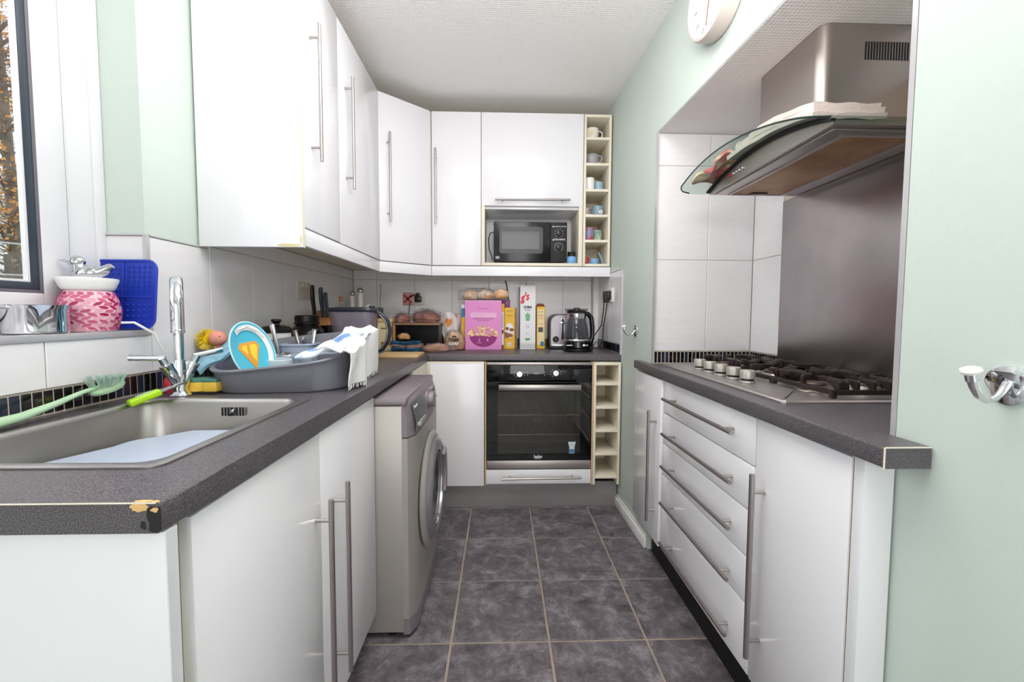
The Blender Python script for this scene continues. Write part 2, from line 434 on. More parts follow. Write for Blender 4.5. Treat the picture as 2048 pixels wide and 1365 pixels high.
def piece(cache, key, dims, m, parent, mtx, name='tile', bev=.0015):
    """one tile; alike tiles share mesh data.  dims (w, h, t) with w along x, h along y, proud along +z"""
    k = (key,)+tuple(round(d, 4) for d in dims)
    if k not in cache:
        w_, h_, t_ = dims
        b = MB().box(-w_/2, w_/2, -h_/2, h_/2, 0, t_, bev, 1)
        bm = b.bm; bmesh.ops.recalc_face_normals(bm, faces=bm.faces)
        me = bpy.data.meshes.new(name); bm.to_mesh(me); bm.free(); me.materials.append(M[m]); cache[k] = me
    o = bpy.data.objects.new(name, cache[k]); C.objects.link(o); o.parent = parent
    o.matrix_basis = mtx
    return o
TC = {}
def basis(o, u, v, n): 
    m = Matrix.Identity(4)
    for i in range(3): m[i][0], m[i][1], m[i][2], m[i][3] = u[i], v[i], n[i], o[i]
    return m
def tile_field(parent, org, u, v, n, us, vs, m='tile', g=.003, t=.006, name='tile'):
    org, u, v, n = map(Vector, (org, u, v, n))
    for a0, a1 in zip(us, us[1:]):
        for b0, b1 in zip(vs, vs[1:]):
            piece(TC, m, (a1-a0-g, b1-b0-g, t), m, parent, basis(org+u*(a0+a1)/2+v*(b0+b1)/2, u, v, n), name)
def mosaic_field(parent, org, u, v, n, u0, u1, v0, v1, pitch=.0185, individual=True, t=.005):
    org, u, v, n = map(Vector, (org, u, v, n)); k = int(round((u1-u0)/pitch)); p = (u1-u0)/k
    if individual:
        for i in range(k):
            piece(TC, 'mos', (p-.004, v1-v0-.006, t), 'mosaic', parent, basis(org+u*(u0+p*(i+.5))+v*(v0+v1)/2, u, v, n), 'mosaic_tile', .001)
    else:
        b = MB()
        for i in range(k):
            c = org+u*(u0+p*(i+.5))+v*(v0+v1)/2
            b.box(-(p-.004)/2, (p-.004)/2, -(v1-v0-.006)/2, (v1-v0-.006)/2, 0, t, 0, mtx=basis(c, u, v, n))
        o = b.build('mosaic_tiles', 'mosaic', parent, smooth=False); o['kind'] = 'stuff'
X, Y, Z = Vector((1, 0, 0)), Vector((0, 1, 0)), Vector((0, 0, 1))
# ================================================================ THE SETTING
def RW(y): return .755-.0397*(y-.78)          # the right wall runs slightly askew
CZ = 2.42; YB = 2.92; XL = -1.016
# floor
fl = struct(MB().box(-1.3, 1.3, -1.85, 2.95, -.06, -.004).build('floor', 'grout_floor', smooth=False))
gx = [-1.01]+[-.169+.339*i for i in range(-2, 3)]+[.735]; gy = [-1.8]+[1.391+.334*j for j in range(-9, 4)]+[2.5]
for a0, a1 in zip(gx, gx[1:]):
    for b0, b1 in zip(gy, gy[1:]):
        piece(TC, 'floor', (a1-a0-.009, b1-b0-.009, .008), 'floor_tile', fl, basis(((a0+a1)/2, (b0+b1)/2, -.008+random.uniform(-.0006, .0006)), X, Y, Z), 'tile', .002)
struct(MB().box(-1.3, 1.3, -1.85, 2.95, CZ, CZ+.06).build('ceiling', 'ceiling_paper', smooth=False))
# left wall with the window opening
b = MB(); b.box(XL-.25, XL, 1.245, 2.95, 0, CZ); b.box(XL-.25, XL, -1.8, 1.245, 0, 1.068); b.box(XL-.25, XL, -.25, 1.245, 2.25, CZ); b.box(XL-.25, XL, -1.8, -.25, 1.068, CZ)
wl = struct(b.build('wall_left', 'mint', smooth=False))
struct(MB().box(-1.27, 1.3, YB+.006, YB+.1, 0, CZ).build('wall_back', 'mint', smooth=False)); wb = bpy.data.objects['wall_back']
b = MB()
b.prism([(RW(-1.8), -1.8), (RW(.77), .77), (1.3, .77), (1.3, -1.8)], 0, CZ)
b.prism([(RW(1.94), 1.946), (RW(2.926), 2.926), (1.3, 2.926), (1.3, 1.946)], 0, CZ)
b.prism([(RW(.77), .77), (RW(1.946), 1.946), (1.3, 1.946), (1.3, .77)], 1.957, CZ)
wr = struct(b.build('wall_right', 'mint', smooth=False))
MB().prism([(RW(.77)+.003, .772), (RW(1.94)+.003, 1.944), (1.178, 1.944), (1.178, .772)], 1.9545, 1.9575).build('recess_ceiling', 'ceiling_paper', wr, smooth=False)
wrec = struct(MB().box(1.178, 1.3, .77, 1.946, 0, 1.957).build('wall_recess', 'mint', smooth=False))
struct(MB().box(-1.3, 1.3, -1.85, -1.8, 0, CZ).build('wall_front', 'white_paint', smooth=False))
d = struct(MB().box(-.75, .05, -1.8, -1.775, 0, 2.02, .003).build('door_1', 'gloss_white')); MB().lathe([(.025, 0), (.025, .01), (.01, .012), (.01, .05), (.026, .055), (.026, .07), (0, .075)], (-.02, -1.775, 1.0), 'y').build('door_knob', 'chrome', d)  # unseen door added behind the camera for reflections

# grout backing, tiles, mosaic : left wall
MB().box(XL, XL+.002, 1.247, 1.46, .90, 1.349).box(XL, XL+.002, 1.46, 2.92, .90, 1.45).box(XL, XL+.002, -.25, 1.247, .90, 1.066).build('grout', 'grout', wl, smooth=False)
ys = [1.247, 1.5, 1.75, 2.0, 2.25, 2.5, 2.75, 2.918]
tile_field(wl, (XL, 0, 0), Y, Z, X, ys[:2], [.958, 1.349]); tile_field(wl, (XL, 0, 0), Y, Z, X, ys[1:], [.958, 1.36])
tile_field(wl, (XL, 0, 0), Y, Z, X, ys[1:], [1.36, 1.425])
tile_field(wl, (XL, 0, 0), Y, Z, X, [-.04, .21, .46, .71, .96, 1.247], [.958, 1.066])
mosaic_field(wl, (XL, 0, 0), Y, Z, X, .515, 2.2, .902, .958, .022)
mosaic_field(wl, (XL, 0, 0), Y, Z, X, 2.2, 2.915, .902, .958, .022, False)
# tile on the window reveal, metal edge trims
MB().box(-1.13, XL-.001, 1.2445, 1.2465, 1.082, 1.351).build('grout', 'grout', wl, smooth=False)
tile_field(wl, (0, 1.2465, 0), X, Z, -Y, [-1.125, XL+.002], [1.084, 1.349])
MB().box(XL-.002, XL+.009, 1.238, 1.249, 1.074, 1.353).box(-1.125, XL+.008, 1.2365, 1.246, 1.349, 1.3535).box(XL, XL+.009, 1.247, 1.449, 1.349, 1.3535).build('tile_trim', 'tile_trim', wl)
# window sill
s = struct(MB().box(-1.20, XL+.004, -.25, 1.2385, 1.066, 1.077).build('window_sill', 'grout', smooth=False))
tile_field(s, (0, 0, 1.074), X, Y, Z, [-1.135, XL+.002], [-.04, .21, .46, .71, .96, 1.2375])
MB().box(XL+.001, XL+.010, -.25, 1.2385, 1.064, 1.081, .002).build('tile_trim', 'tile_trim', s)
# window
wn = bpy.data.objects.new('window_1', None); C.objects.link(wn); struct(wn); wn.location = (-1.13, .5, 1.6)
def zframe(y0, y1, z0, z1, wd, x0, x1, bev=.004):
    b = MB(); x0 += .073; x1 += .073
    b.box(x0, x1, y0, y0+wd, z0, z1, bev); b.box(x0, x1, y1-wd, y1, z0, z1, bev); b.box(x0, x1, y0+wd-.002, y1-wd+.002, z0, z0+wd, bev); b.box(x0, x1, y0+wd-.002, y1-wd+.002, z1-wd, z1, bev)
    return b
zframe(-.25, 1.244, 1.012, 2.25, .105, -1.222, -1.198).build('outer_frame', 'upvc', wn)
zframe(-.25, 1.244, 1.052, 2.25, .032, -1.2, -1.192, .003).build('frame_lip', 'upvc', wn)
# dark strip painted as shadow between frame and sash, sash, gaskets, pane
zframe(-.146, 1.141, 1.103, 2.148, .006, -1.215, -1.1965, .001).build('shadow_gap', 'gasket', wn)
zframe(-.141, 1.136, 1.108, 2.143, .069, -1.215, -1.19, .005).build('sash', 'upvc', wn)
zframe(-.074, 1.069, 1.175, 2.076, .008, -1.212, -1.1915, .001).build('glazing_gasket', 'gasket_grey', wn)
zframe(-.067, 1.062, 1.182, 2.069, .019, -1.212, -1.193, .001).build('glazing_spacer', 'gasket', wn); zframe(-.048, 1.043, 1.201, 2.05, .006, -1.206, -1.194, .001).build('edge_reflection', 'upvc', wn)  # thin white strip painted as the exterior-side reflection next to the glass
MB().box(-1.130, -1.126, -.05, 1.044, 1.20, 2.055).build('pane', 'window_glass', wn, smooth=False)
# back wall tiles
MB().box(XL+.006, RW(2.9), YB+.004, YB+.007, .90, 1.45).build('grout', 'grout', wb, smooth=False)
xs = [XL+.008, -.85, -.594, -.338, -.082, .174, .43, .628]
tile_field(wb, (0, YB+.006, 0), X, Z, -Y, xs, [.958, 1.36]); tile_field(wb, (0, YB+.006, 0), X, Z, -Y, xs, [1.36, 1.425])
mosaic_field(wb, (0, YB+.006, 0), X, Z, -Y, XL+.01, .666, .902, .958, .022, False)
struct(MB().box(.632, .640, 2.862, 2.915, .902, 1.42, .002).box(.640, .668, 2.872, 2.915, .902, 1.42, .004).build('trim_1', 'white_paint'))
# right wall: tile patch over the end of the worktop
dR = Vector((-.0397, 1, 0)).normalized(); nR = Vector((-1, -.0397, 0)).normalized(); oR = Vector((RW(2.385), 2.385, 0))
def onR(y, z, off=0.): p = Vector((RW(y), y, z)); return p+nR*off
tile_field(wr, oR, -dR, Z, nR, [-.535, -.47, -.225, -.003], [.958, 1.385]); mosaic_field(wr, oR, -dR, Z, nR, -.53, -.004, .902, .958, .022)
MB().box(0, .529, .0005, .003, .902, 1.385, mtx=basis(oR, dR, nR, Z)).build('grout', 'grout', wr, smooth=False)
MB().box(-.008, .0, 0, .011, .898, 1.392, mtx=basis(oR, dR, nR, Z)).box(-.008, .53, 0, .009, 1.385, 1.392, mtx=basis(oR, dR, nR, Z)).build('tile_trim', 'tile_trim', wr)
# recess tiles
tile_field(wr, (0, 1.946, 0), X, Z, -Y, [RW(1.94)+.006, .958, 1.172], [.958, 1.382, 1.809, 1.954])
mosaic_field(wr, (0, 1.946, 0), X, Z, -Y, RW(1.94)+.006, 1.172, .902, .958, .0185)
MB().box(RW(1.94)+.004, 1.178, 1.943, 1.9455, .9, 1.954).build('grout', 'grout', wr, smooth=False)
tile_field(wrec, (1.178, 0, 0), -Y, Z, -X, [-1.94, -1.738, -1.5, -1.25, -1.0, -.775], [1.809, 1.954])
tile_field(wrec, (1.178, 0, 0), -Y, Z, -X, [-1.94, -1.738], [.958, 1.382, 1.809]); mosaic_field(wrec, (1.178, 0, 0), -Y, Z, -X, -1.94, -1.738, .902, .958, .0185)
MB().box(1.1755, 1.178, .775, 1.94, .9, 1.954).build('grout', 'grout', wrec, smooth=False)
MB().box(RW(1.94)-.002, RW(1.94)+.006, 1.930, 1.946, .90, 1.957).build('tile_trim', 'tile_trim', wr)
MB().box(RW(.77)-.001, RW(.77)+.008, .771, .782, .90, 1.957).build('tile_trim', 'tile_trim', wr)
# skirting on the right wall
b = MB(); b.box(0, .46, 0, .016, 0, .055, .003).box(0, .46, 0, .009, .055, .068, .003); b.xf(basis((RW(1.955)-.001, 1.955, 0), dR, nR, Z))
struct(b.build('baseboard_right', 'white_paint'))

# ================================================================ KITCHEN UNITS
def bar(parent, p0, p1, back, inset=.048, r=.0062, name='handle', m='handle_steel'):
    """bar handle: rod p0-p1, two posts reaching back by vector `back`"""
    p0, p1, back = Vector(p0), Vector(p1), Vector(back); d = (p1-p0).normalized(); b = MB()
    b.tube([p0, p0+d*.0015, p1-d*.0015, p1], r, 12)
    for q in (p0+d*inset, p1-d*inset): b.tube([q, q+back], r*.72, 10)
    return b.build(name, m, parent)
BEV = .0025
# sink cabinet
t = thing('base_cabinet', 'white gloss base cabinet under the steel sink, with two tall doors', 'cabinet', (-.7, .95, 0), group='base cabinets')
MB().box(-1.0, -.442, .54, 1.385, .12, .72).box(-.47, -.442, .54, 1.385, .72, .858).box(-1.0, -.47, .54, .56, .72, .858).box(-1.0, -.47, 1.365, 1.385, .72, .858).build('carcass', 'cream', t, smooth=False)
MB().box(-1.0, -.413, .516, .534, .0, .8605, .001).build('end_panel', 'panel_white', t)
MB().box(-.4135, -.4115, .516, .534, .0, .8605).build('edge_band', 'upvc', t, smooth=False); MB().box(-.4145, -.4125, .534, .5355, .0, .8605).build('edge_line', 'cream_box', t, smooth=False)
for y0, y1, hy in ((.572, .977, .948), (.981, 1.398, 1.052)):
    dr = MB().box(-.441, -.422, y0, y1, .11, .852, BEV).build('door', 'gloss_white', t)
    bar(dr, (-.386, hy, .205), (-.386, hy, .705), (-.036, 0, 0))
MB().box(-.50, -.485, .54, 1.385, 0, .12).build('plinth', 'grey_plinth', t, smooth=False)
# corner unit + single door cabinet
t = thing('base_cabinet', 'white base cabinet with a single plain door left of the oven', 'cabinet', (-.25, 2.6, 0), group='base cabinets')
MB().box(-.98, -.415, 1.985, 2.90, .15, .858).box(-.415, -.094, 2.372, 2.90, .15, .858).build('carcass', 'cream', t, smooth=False)
MB().box(-.398, -.094, 2.352, 2.371, .148, .850, BEV).build('door', 'gloss_white', t)
# oven housing
t = thing('base_cabinet', 'white oven housing cabinet with a shallow drawer and long bar handle under the oven', 'cabinet', (.21, 2.6, 0), group='base cabinets')
MB().box(-.090, -.082, 2.36, 2.90, .15, .858).build('side_panel', 'wood_light', t, smooth=False)
MB().box(.518, .5265, 2.352, 2.90, .15, .858).build('side_panel', 'wood_light', t, smooth=False)
MB().box(-.082, .518, 2.375, 2.90, .16, .235).build('drawer_box', 'cream', t, smooth=False)
dr = MB().box(-.082, .517, 2.352, 2.372, .158, .240, BEV).build('drawer', 'gloss_white', t)
bar(dr, (.005, 2.312, .202), (.456, 2.312, .206), (0, .04, 0))
# open rack below
def rack(name, label, x0, x1, y0, y1, z0, z1, tops, group, yb):
    t = thing(name, label, 'shelf unit', ((x0+x1)/2, y1, z0), group=group)
    for a in ((x0, x0+.014), (x1-.014, x1)): MB().box(a[0], a[1], y0, y1, z0, z1, .001).build('side_panel', 'cream', t)
    for z in tops: MB().box(x0+.014, x1-.014, y0+.002, y1, z-.016, z, .001).build('shelf', 'cream', t)
    MB().box(x0+.014, x1-.014, y0+.002, y1, z1-.016, z1, .001).build('top_panel', 'cream', t)
    MB().box(x0+.014, x1-.014, y1-.006, y1, z0, z1).build('back_panel', 'cream_in', t, smooth=False)
    return t
rack('open_rack', 'empty cream open rack of cubbyholes right of the oven', .528, .682, 2.352, 2.66, .150, .856, [.741, .606, .471, .336, .201], 'open racks', 0)
MB().box(-.985, .682, 2.405, 2.42, 0, .148, .001).build('plinth_board', 'grey_plinth'); o = bpy.data.objects['plinth_board']; tag(o, 'long grey plinth board under the oven and back cabinets', 'plinth')
# worktops
def edge_x(x0, tol=.002): return lambda c, d: abs(c.x-x0) < tol and abs(d.y) > .9
t = thing('worktop', 'speckled charcoal worktop with a broken front corner, running from the sink to the window side', 'worktop', (-.7, 1.2, .86), group='worktops')
MB().cells([-1.012, -.925, -.520, -.412], [.511, .640, 1.118, 2.915], .8615, .90, lambda i, j: i == 1 and j == 1, edge_x(-.412), .006, 4).build('slab', 'worktop', t)
MB().box(-1.01, -.4180, .5102, .5113, .8988, .9004).build('edge_line', 'cream', t, smooth=False)
# damaged corner: bare chipboard and torn edging
random.seed(3)
def ragged(cx, cy, rx, ry, n, seed):
    random.seed(seed); return [(cx+rx*math.cos(2*PI*k/n)*random.uniform(.65, 1.15), cy+ry*math.sin(2*PI*k/n)*random.uniform(.65, 1.15)) for k in range(n)]
MB().prism(ragged(-.4365, .8945, .012, .0065, 18, 4), .5103, .512, 'y').build('exposed_chipboard', 'chip', t, smooth=False)
MB().prism(ragged(-.4365, .5145, .012, .0035, 16, 5), .8992, .9008, 'z').prism(ragged(-.4205, .5140, .005, .003, 12, 6), .8992, .9006, 'z').build('exposed_chipboard', 'chip', t, smooth=False)
MB().prism([(-.4285, .893), (-.4240, .8955), (-.4180, .8945), (-.4132, .8950), (-.4122, .880), (-.4124, .866), (-.4160, .8635), (-.4215, .8630), (-.4275, .8655), (-.4262, .874), (-.4290, .882)], .5102, .512, 'y').prism(ragged(-.434, .872, .004, .006, 11, 9), .5104, .512, 'y').build('torn_edging', 'soot', t, smooth=False)
MB().prism(ragged(-.4190, .8915, .0055, .0032, 12, 21), .5096, .5112, 'y').build('exposed_chipboard', 'chip', t, smooth=False)
t = thing('worktop', 'speckled charcoal worktop along the back wall above the oven', 'worktop', (.15, 2.65, .86), group='worktops')
b = MB(); b.prism([(-.4115, 2.385), (.689, 2.385), (RW(2.9)-.004, 2.915), (-.4115, 2.915)], .8615, .90)
es = [e for e in b.bm.edges if all(abs(v.co.y-2.385) < 1e-4 for v in e.verts) and abs(e.verts[0].co.z-e.verts[1].co.z) < 1e-4]
bmesh.ops.bevel(b.bm, geom=es, offset=.006, segments=4, profile=.5, affect='EDGES'); b.build('slab', 'worktop', t)
t = thing('worktop', 'speckled charcoal worktop under the gas hob, cut square at its near end', 'worktop', (.9, 1.35, .86), group='worktops')
b = MB(); b.prism([(.670, .703), (RW(.703)-.003, .703), (RW(.77)-.003, .770), (.762, .772), (1.172, .772), (1.172, 1.938), (.716, 1.938), (RW(1.95)-.004, 1.95), (RW(2.09)-.004, 2.09), (.670, 2.09)], .8615, .90)
es = [e for e in b.bm.edges if all(abs(v.co.x-.670) < 1e-4 for v in e.verts) and abs(e.verts[0].co.z-e.verts[1].co.z) < 1e-4]
bmesh.ops.bevel(b.bm, geom=es, offset=.006, segments=4, profile=.5, affect='EDGES'); b.build('slab', 'worktop', t)
MB().box(.6695, .6715, .7015, .7035, .8615, .8995).box(.6715, RW(.703)-.004, .7015, .7035, .8985, .9004).build('edge_line', 'cream', t, smooth=False)
# right base units
t = thing('base_cabinet', 'white base cabinet door with a vertical bar, at the far end beside the skirting', 'cabinet', (.70, 1.92, 0), group='base cabinets')
MB().box(.710, 1.15, 1.742, 1.935, .12, .858).build('carcass', 'cream', t, smooth=False)
dr = MB().box(.678, .696, 1.745, 2.088, .128, .852, BEV).build('door', 'gloss_white', t)
bar(dr, (.642, 1.788, .222), (.642, 1.788, .712), (.036, 0, 0))
t = thing('drawer_unit', 'white unit of five drawers with long bar handles below the hob', 'drawers', (.70, 1.42, 0))
MB().box(.710, 1.15, 1.102, 1.738, .12, .858).build('carcass', 'cream', t, smooth=False)
zz = [.120, .315, .450, .585, .716, .852]
for k, hz in enumerate((.190, .358, .511, .646, .790)):
    dr = MB().box(.690, .708, 1.102, 1.740, zz[k]+.002, zz[k+1]-.0015, BEV).build('drawer', 'gloss_white', t)
    bar(dr, (.655, 1.160, hz+.004), (.655, 1.668, hz-.002), (.036, 0, 0), r=.0065)
t = thing('base_cabinet', 'white base cabinet with a tall door, nearest on the hob side', 'cabinet', (.70, .94, 0), group='base cabinets')
MB().box(.710, .757, .795, 1.098, .12, .858).box(.757, 1.15, .795, 1.098, .12, .858).build('carcass', 'cream', t, smooth=False)
dr = MB().box(.690, .708, .792, 1.098, .120, .852, BEV).build('door', 'gloss_white', t)
bar(dr, (.655, 1.055, .215), (.655, 1.055, .715), (.036, 0, 0), r=.0068)
MB().box(.6925, .751, .764, .786, 0, .860, .001).build('end_panel', 'panel_white', t)
MB().box(.6915, .694, .786, .7915, 0, .860).build('edge_band', 'panel_white', t, smooth=False)
MB().box(.6912, .6916, .7865, .7885, 0, .860).build('edge_line', 'wood_top', t, smooth=False)
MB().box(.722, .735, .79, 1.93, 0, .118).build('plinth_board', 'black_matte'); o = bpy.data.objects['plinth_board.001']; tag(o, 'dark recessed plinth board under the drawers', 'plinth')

# wall units
def diag(a, b, off): 
    a, b = Vector(a), Vector(b); d = (b-a).normalized(); n = Vector((d.y, -d.x)); return n*off
ZU0, ZU1 = 1.425, 2.34
t = thing('wall_cabinet', 'white wall cabinet with a broad plain end panel beside the window', 'cabinet', (-.84, 1.62, ZU0), group='wall cabinets')
MB().box(-1.008, -.693, 1.47, 1.806, ZU0, ZU1).build('carcass', 'cream', t, smooth=False)
MB().box(-1.008, -.668, 1.450, 1.4685, 1.352, ZU1, .001).build('end_panel', 'gloss_white', t)
MB().box(-.6685, -.6665, 1.450, 1.4685, 1.352, ZU1).build('edge_band', 'cream', t, smooth=False)
MB().prism(ragged(-.71, 1.358, .045, .006, 9, 12), 1.4492, 1.4502, 'y').prism(ragged(-.672, 1.375, .003, .02, 7, 13), 1.4492, 1.4502, 'y').build('worn_edge', 'cream_box', t, smooth=False)
dr = MB().box(-.692, -.672, 1.471, 1.805, ZU0, ZU1, BEV).build('door', 'gloss_white', t); bar(dr, (-.637, 1.545, 1.668), (-.637, 1.545, 2.140), (-.036, 0, 0))
t = thing('wall_cabinet', 'second white wall cabinet from the window, bar handle on its near edge', 'cabinet', (-.84, 2.1, ZU0), group='wall cabinets')
MB().box(-1.008, -.693, 1.808, 2.372, ZU0, ZU1).build('carcass', 'cream', t, smooth=False)
dr = MB().box(-.692, -.672, 1.808, 2.372, ZU0, ZU1, BEV).build('door', 'gloss_white', t); bar(dr, (-.637, 1.878, 1.668), (-.637, 1.878, 2.140), (-.036, 0, 0))
t = thing('wall_cabinet', 'diagonal white corner wall cabinet', 'cabinet', (-.75, 2.7, ZU0), group='wall cabinets')
MB().prism([(-1.008, 2.376), (-.695, 2.376), (-.440, 2.612), (-.425, 2.618), (-.425, 2.912), (-1.008, 2.912)], ZU0, ZU1).build('carcass', 'cream', t, smooth=False)
A, B = Vector((-.674, 2.374, 0)), Vector((-.424, 2.598, 0)); dd = (B-A).normalized(); nn = Vector((dd.y, -dd.x, 0)); L = (B-A).length
mt = basis(A, dd, -nn, Z)
dr = MB().box(.002, L-.002, .0, .018, ZU0, ZU1, BEV, mtx=mt).build('door', 'gloss_white', t)
h0 = A+dd*.052+nn*.036; bar(dr, (h0.x, h0.y, 1.640), (h0.x, h0.y, 2.125), -nn*.036)
t = thing('wall_cabinet', 'narrow white wall cabinet on the back wall, between the corner and the microwave', 'cabinet', (-.27, 2.8, ZU0), group='wall cabinets')
MB().box(-.421, -.122, 2.622, 2.912, ZU0, ZU1).build('carcass', 'cream', t, smooth=False)
dr = MB().box(-.420, -.123, 2.600, 2.620, ZU0, ZU1, BEV).build('door', 'gloss_white', t); bar(dr, (-.392, 2.565, 1.668), (-.392, 2.565, 2.112), (0, .036, 0))
t = thing('wall_cabinet', 'white wall cabinet with a wide lift-up flap over the open microwave niche', 'cabinet', (.19, 2.8, ZU0), group='wall cabinets')
MB().box(-.120, -.100, 2.602, 2.905, ZU0, ZU1, .001).build('side_panel', 'cream', t); MB().box(.476, .500, 2.602, 2.905, ZU0, ZU1, .001).build('side_panel', 'cream', t)
MB().box(-.100, .476, 2.604, 2.905, ZU0, 1.443, .001).build('shelf', 'cream', t); MB().box(-.100, .476, 2.624, 2.905, 1.772, 1.79, .001).build('shelf', 'gloss_white', t)
MB().box(-.100, .476, 2.624, 2.905, ZU1-.018, ZU1).build('top_panel', 'cream', t, smooth=False)
MB().box(-.100, .476, 2.900, 2.905, 1.443, 1.772).build('back_panel', 'panel_white', t, smooth=False)
dr = MB().box(-.119, .499, 2.600, 2.620, 1.787, ZU1, BEV).build('flap_door', 'gloss_white', t); bar(dr, (-.037, 2.565, 1.816), (.417, 2.565, 1.819), (0, .036, 0), .045)
rack('open_rack', 'cream open rack of cubbyholes holding mugs, beside the microwave niche', .504, .671, 2.602, 2.90, ZU0, ZU1, [2.206, 2.052, 1.896, 1.742, 1.588, 1.441], 'open racks', 0)
t = thing('pelmet', 'white pelmet board running along the bottom of the wall cabinets', 'pelmet', (-.3, 2.5, 1.365))
MB().box(-.690, -.674, 1.469, 2.374, 1.362, 1.420, .001).build('board', 'gloss_white', t)
MB().box(0, L, .002, .018, 1.362, 1.420, .001, mtx=mt).build('board', 'gloss_white', t)
MB().box(-.424, .676, 2.602, 2.618, 1.362, 1.420, .001).build('board', 'gloss_white', t)
# ================================================================ APPLIANCES
# ---- oven
t = thing('oven', 'built-in black glass electric oven with steel bar handle and two round knobs', 'oven', (.217, 2.6, .245))
R90 = Matrix.Rotation(PI/2, 4, 'X')
b = MB(); b.box(-.078, -.02, 2.372, 2.86, .30, .80).box(.455, .515, 2.372, 2.86, .30, .80).box(-.02, .455, 2.372, 2.86, .30, .335).box(-.02, .455, 2.372, 2.86, .70, .80).box(-.02, .455, 2.82, 2.86, .335, .70)
b.build('oven_cavity', 'oven_in', t, smooth=False)
for z in (.545, .43):
    b = MB()
    for y in (2.40, 2.80): b.tube([(-.018, y, z), (.453, y, z)], .003, 6)
    for k in range(17): b.tube([(-.01+k*.0284, 2.40, z+.002), (-.01+k*.0284, 2.80, z+.002)], .0016, 5)
    b.build('wire_rack', 'handle_steel', t)
MB().box(-.01, .445, 2.39, 2.80, .385, .395, .003).build('baking_tray', 'oven_in', t)
MB().box(-.078, .515, 2.350, 2.372, .745, .842, .0015).build('control_panel', 'black_gloss', t)
MB().box(-.079, .516, 2.347, 2.372, .843, .857, .001).build('top_trim', 'steel', t)
cp = bpy.data.objects['control_panel']
for x, z in ((.105, .792), (.310, .797)):
    MB().lathe([(.0165, 0), (.0165, .012), (.0155, .014), (.0, .014)], (x, 2.350, z), '-y', 28).build('knob', 'chrome_dull', t)
    b = MB()
    for a in (20, 55, 130, 160, 200, 235, 340): b.box(-.0016, .0016, -.0003, .0003, -.0016, .0016, mtx=Matrix.Translation((x+.030*math.cos(math.radians(a)), 2.3497, z+.022*math.sin(math.radians(a)))))
    b.build('dial_marks', 'print_white', t, smooth=False)
text('display_digits', '12:30', .013, face_y(.2, 2.3496, .794), mat('lcd', (190, 160, 200), .5, emit=((190, 160, 205), .5)), t)
b = MB()
for z in (.786, .802): b.box(.148, .152, 2.3494, 2.35, z-.0018, z+.0018).box(.2445, .2485, 2.3494, 2.35, z-.0018, z+.0018)
b.build('touch_marks', 'print_white', t, smooth=False)
b = MB().cells([-.078, -.018, .453, .515], [.298, .338, .692, .741], -2.372, -2.350, lambda i, j: i == 1 and j == 1); b.xf(R90)
dr = b.build('oven_door', 'black_gloss', t, smooth=False)
MB().box(-.019, .454, 2.353, 2.357, .337, .693).build('door_glass', 'oven_glass', dr, smooth=False)
b = MB().box(-.012, .447, 2.302, 2.314, .706, .738, .002); b.box(-.004, .018, 2.312, 2.352, .715, .730, .001).box(.418, .440, 2.312, 2.352, .715, .730, .001)
b.build('handle', 'handle_steel', dr)
text('oven_lettering', 'beko', .024, face_y(.213, 2.3494, .318), 'print_white', dr, bold=.0006)
MB().box(.196, .230, 2.3492, 2.3497, .305, .3068).build('oven_underline', 'print_white', dr, smooth=False)
b = MB().prism([(.383, .402), (.428, .402), (.421, .372), (.421, .336), (.391, .336), (.391, .372)], 2.3490, 2.3497, 'y').build('sticker', 'mug_pale', dr, smooth=False)
MB().box(.392, .420, 2.3485, 2.3490, .338, .360).build('sticker_band', 'blue_print', dr, smooth=False)
text('sticker_text', 'A+', .013, face_y(.406, 2.3485, .383), 'print_grey', dr)
MB().box(-.078, .515, 2.351, 2.372, .247, .294, .001).build('base_strip', 'steel', t)

# ---- microwave in its niche
t = thing('microwave', 'black microwave oven with a mirror-like door, standing in the wall unit niche', 'microwave', (.18, 2.74, 1.443))
MB().box(-.044, .407, 2.645, 2.88, 1.455, 1.697, .004).build('body', 'black_plastic', t)
MB().box(-.046, .305, 2.630, 2.645, 1.452, 1.698, .003).build('door', 'microwave', t); dr = [c for c in t.children if c.name.startswith('door')][0]
MB().prism([(p[0], p[1]) for p in rrect(.124, 1.585, .135, .082, .02, 0)], 2.6265, 2.6305, 'y').build('door_bezel', 'black_plastic', dr)
MB().box(.004, .236, 2.6245, 2.6268, 1.530, 1.638).build('door_glass', 'mw_glass', dr, smooth=False)
MB().box(.005, .235, 2.6266, 2.6272, 1.531, 1.637).build('door_screen', 'print_grey', dr, smooth=False)
MB().box(.307, .409, 2.630, 2.645, 1.452, 1.698, .003).build('control_panel', 'black_matte', t)
for z, k in ((1.632, 8), (1.545, 14)):
    MB().lathe([(.016, 0), (.0155, .012), (.012, .013), (0, .013)], (.358, 2.630, z), '-y', 24).build('knob', 'black_plastic', t)
    b = MB()
    for i in range(k):
        a = math.radians(-50+280*i/(k-1)); b.box(-.0013, .0013, -.0003, .0003, -.002, .002, mtx=Matrix.Translation((.358+.0255*math.cos(a), 2.6297, z+.0255*math.sin(a))) @ Matrix.Rotation(-a+PI/2, 4, 'Y'))
    b.build('dial_marks', 'print_white', t, smooth=False)
b = MB(); b.lathe([(.004, 0), (.004, .0005), (0, .0005)], (.322, 2.6299, 1.671), '-y', 12).box(.328, .345, 2.6294, 2.63, 1.670, 1.672).lathe([(.004, 0), (.004, .0005), (0, .0005)], (.322, 2.6299, 1.589), '-y', 12).box(.328, .40, 2.6294, 2.63, 1.588, 1.590)
b.build('panel_print', 'print_white', t, smooth=False)
text('power_label', 'MICRO POWER', .009, face_y(.372, 2.6294, 1.671), 'print_white', t); text('timer_label', 'TIMER / DEFROST', .009, face_y(.362, 2.6292, 1.594), 'print_white', t)
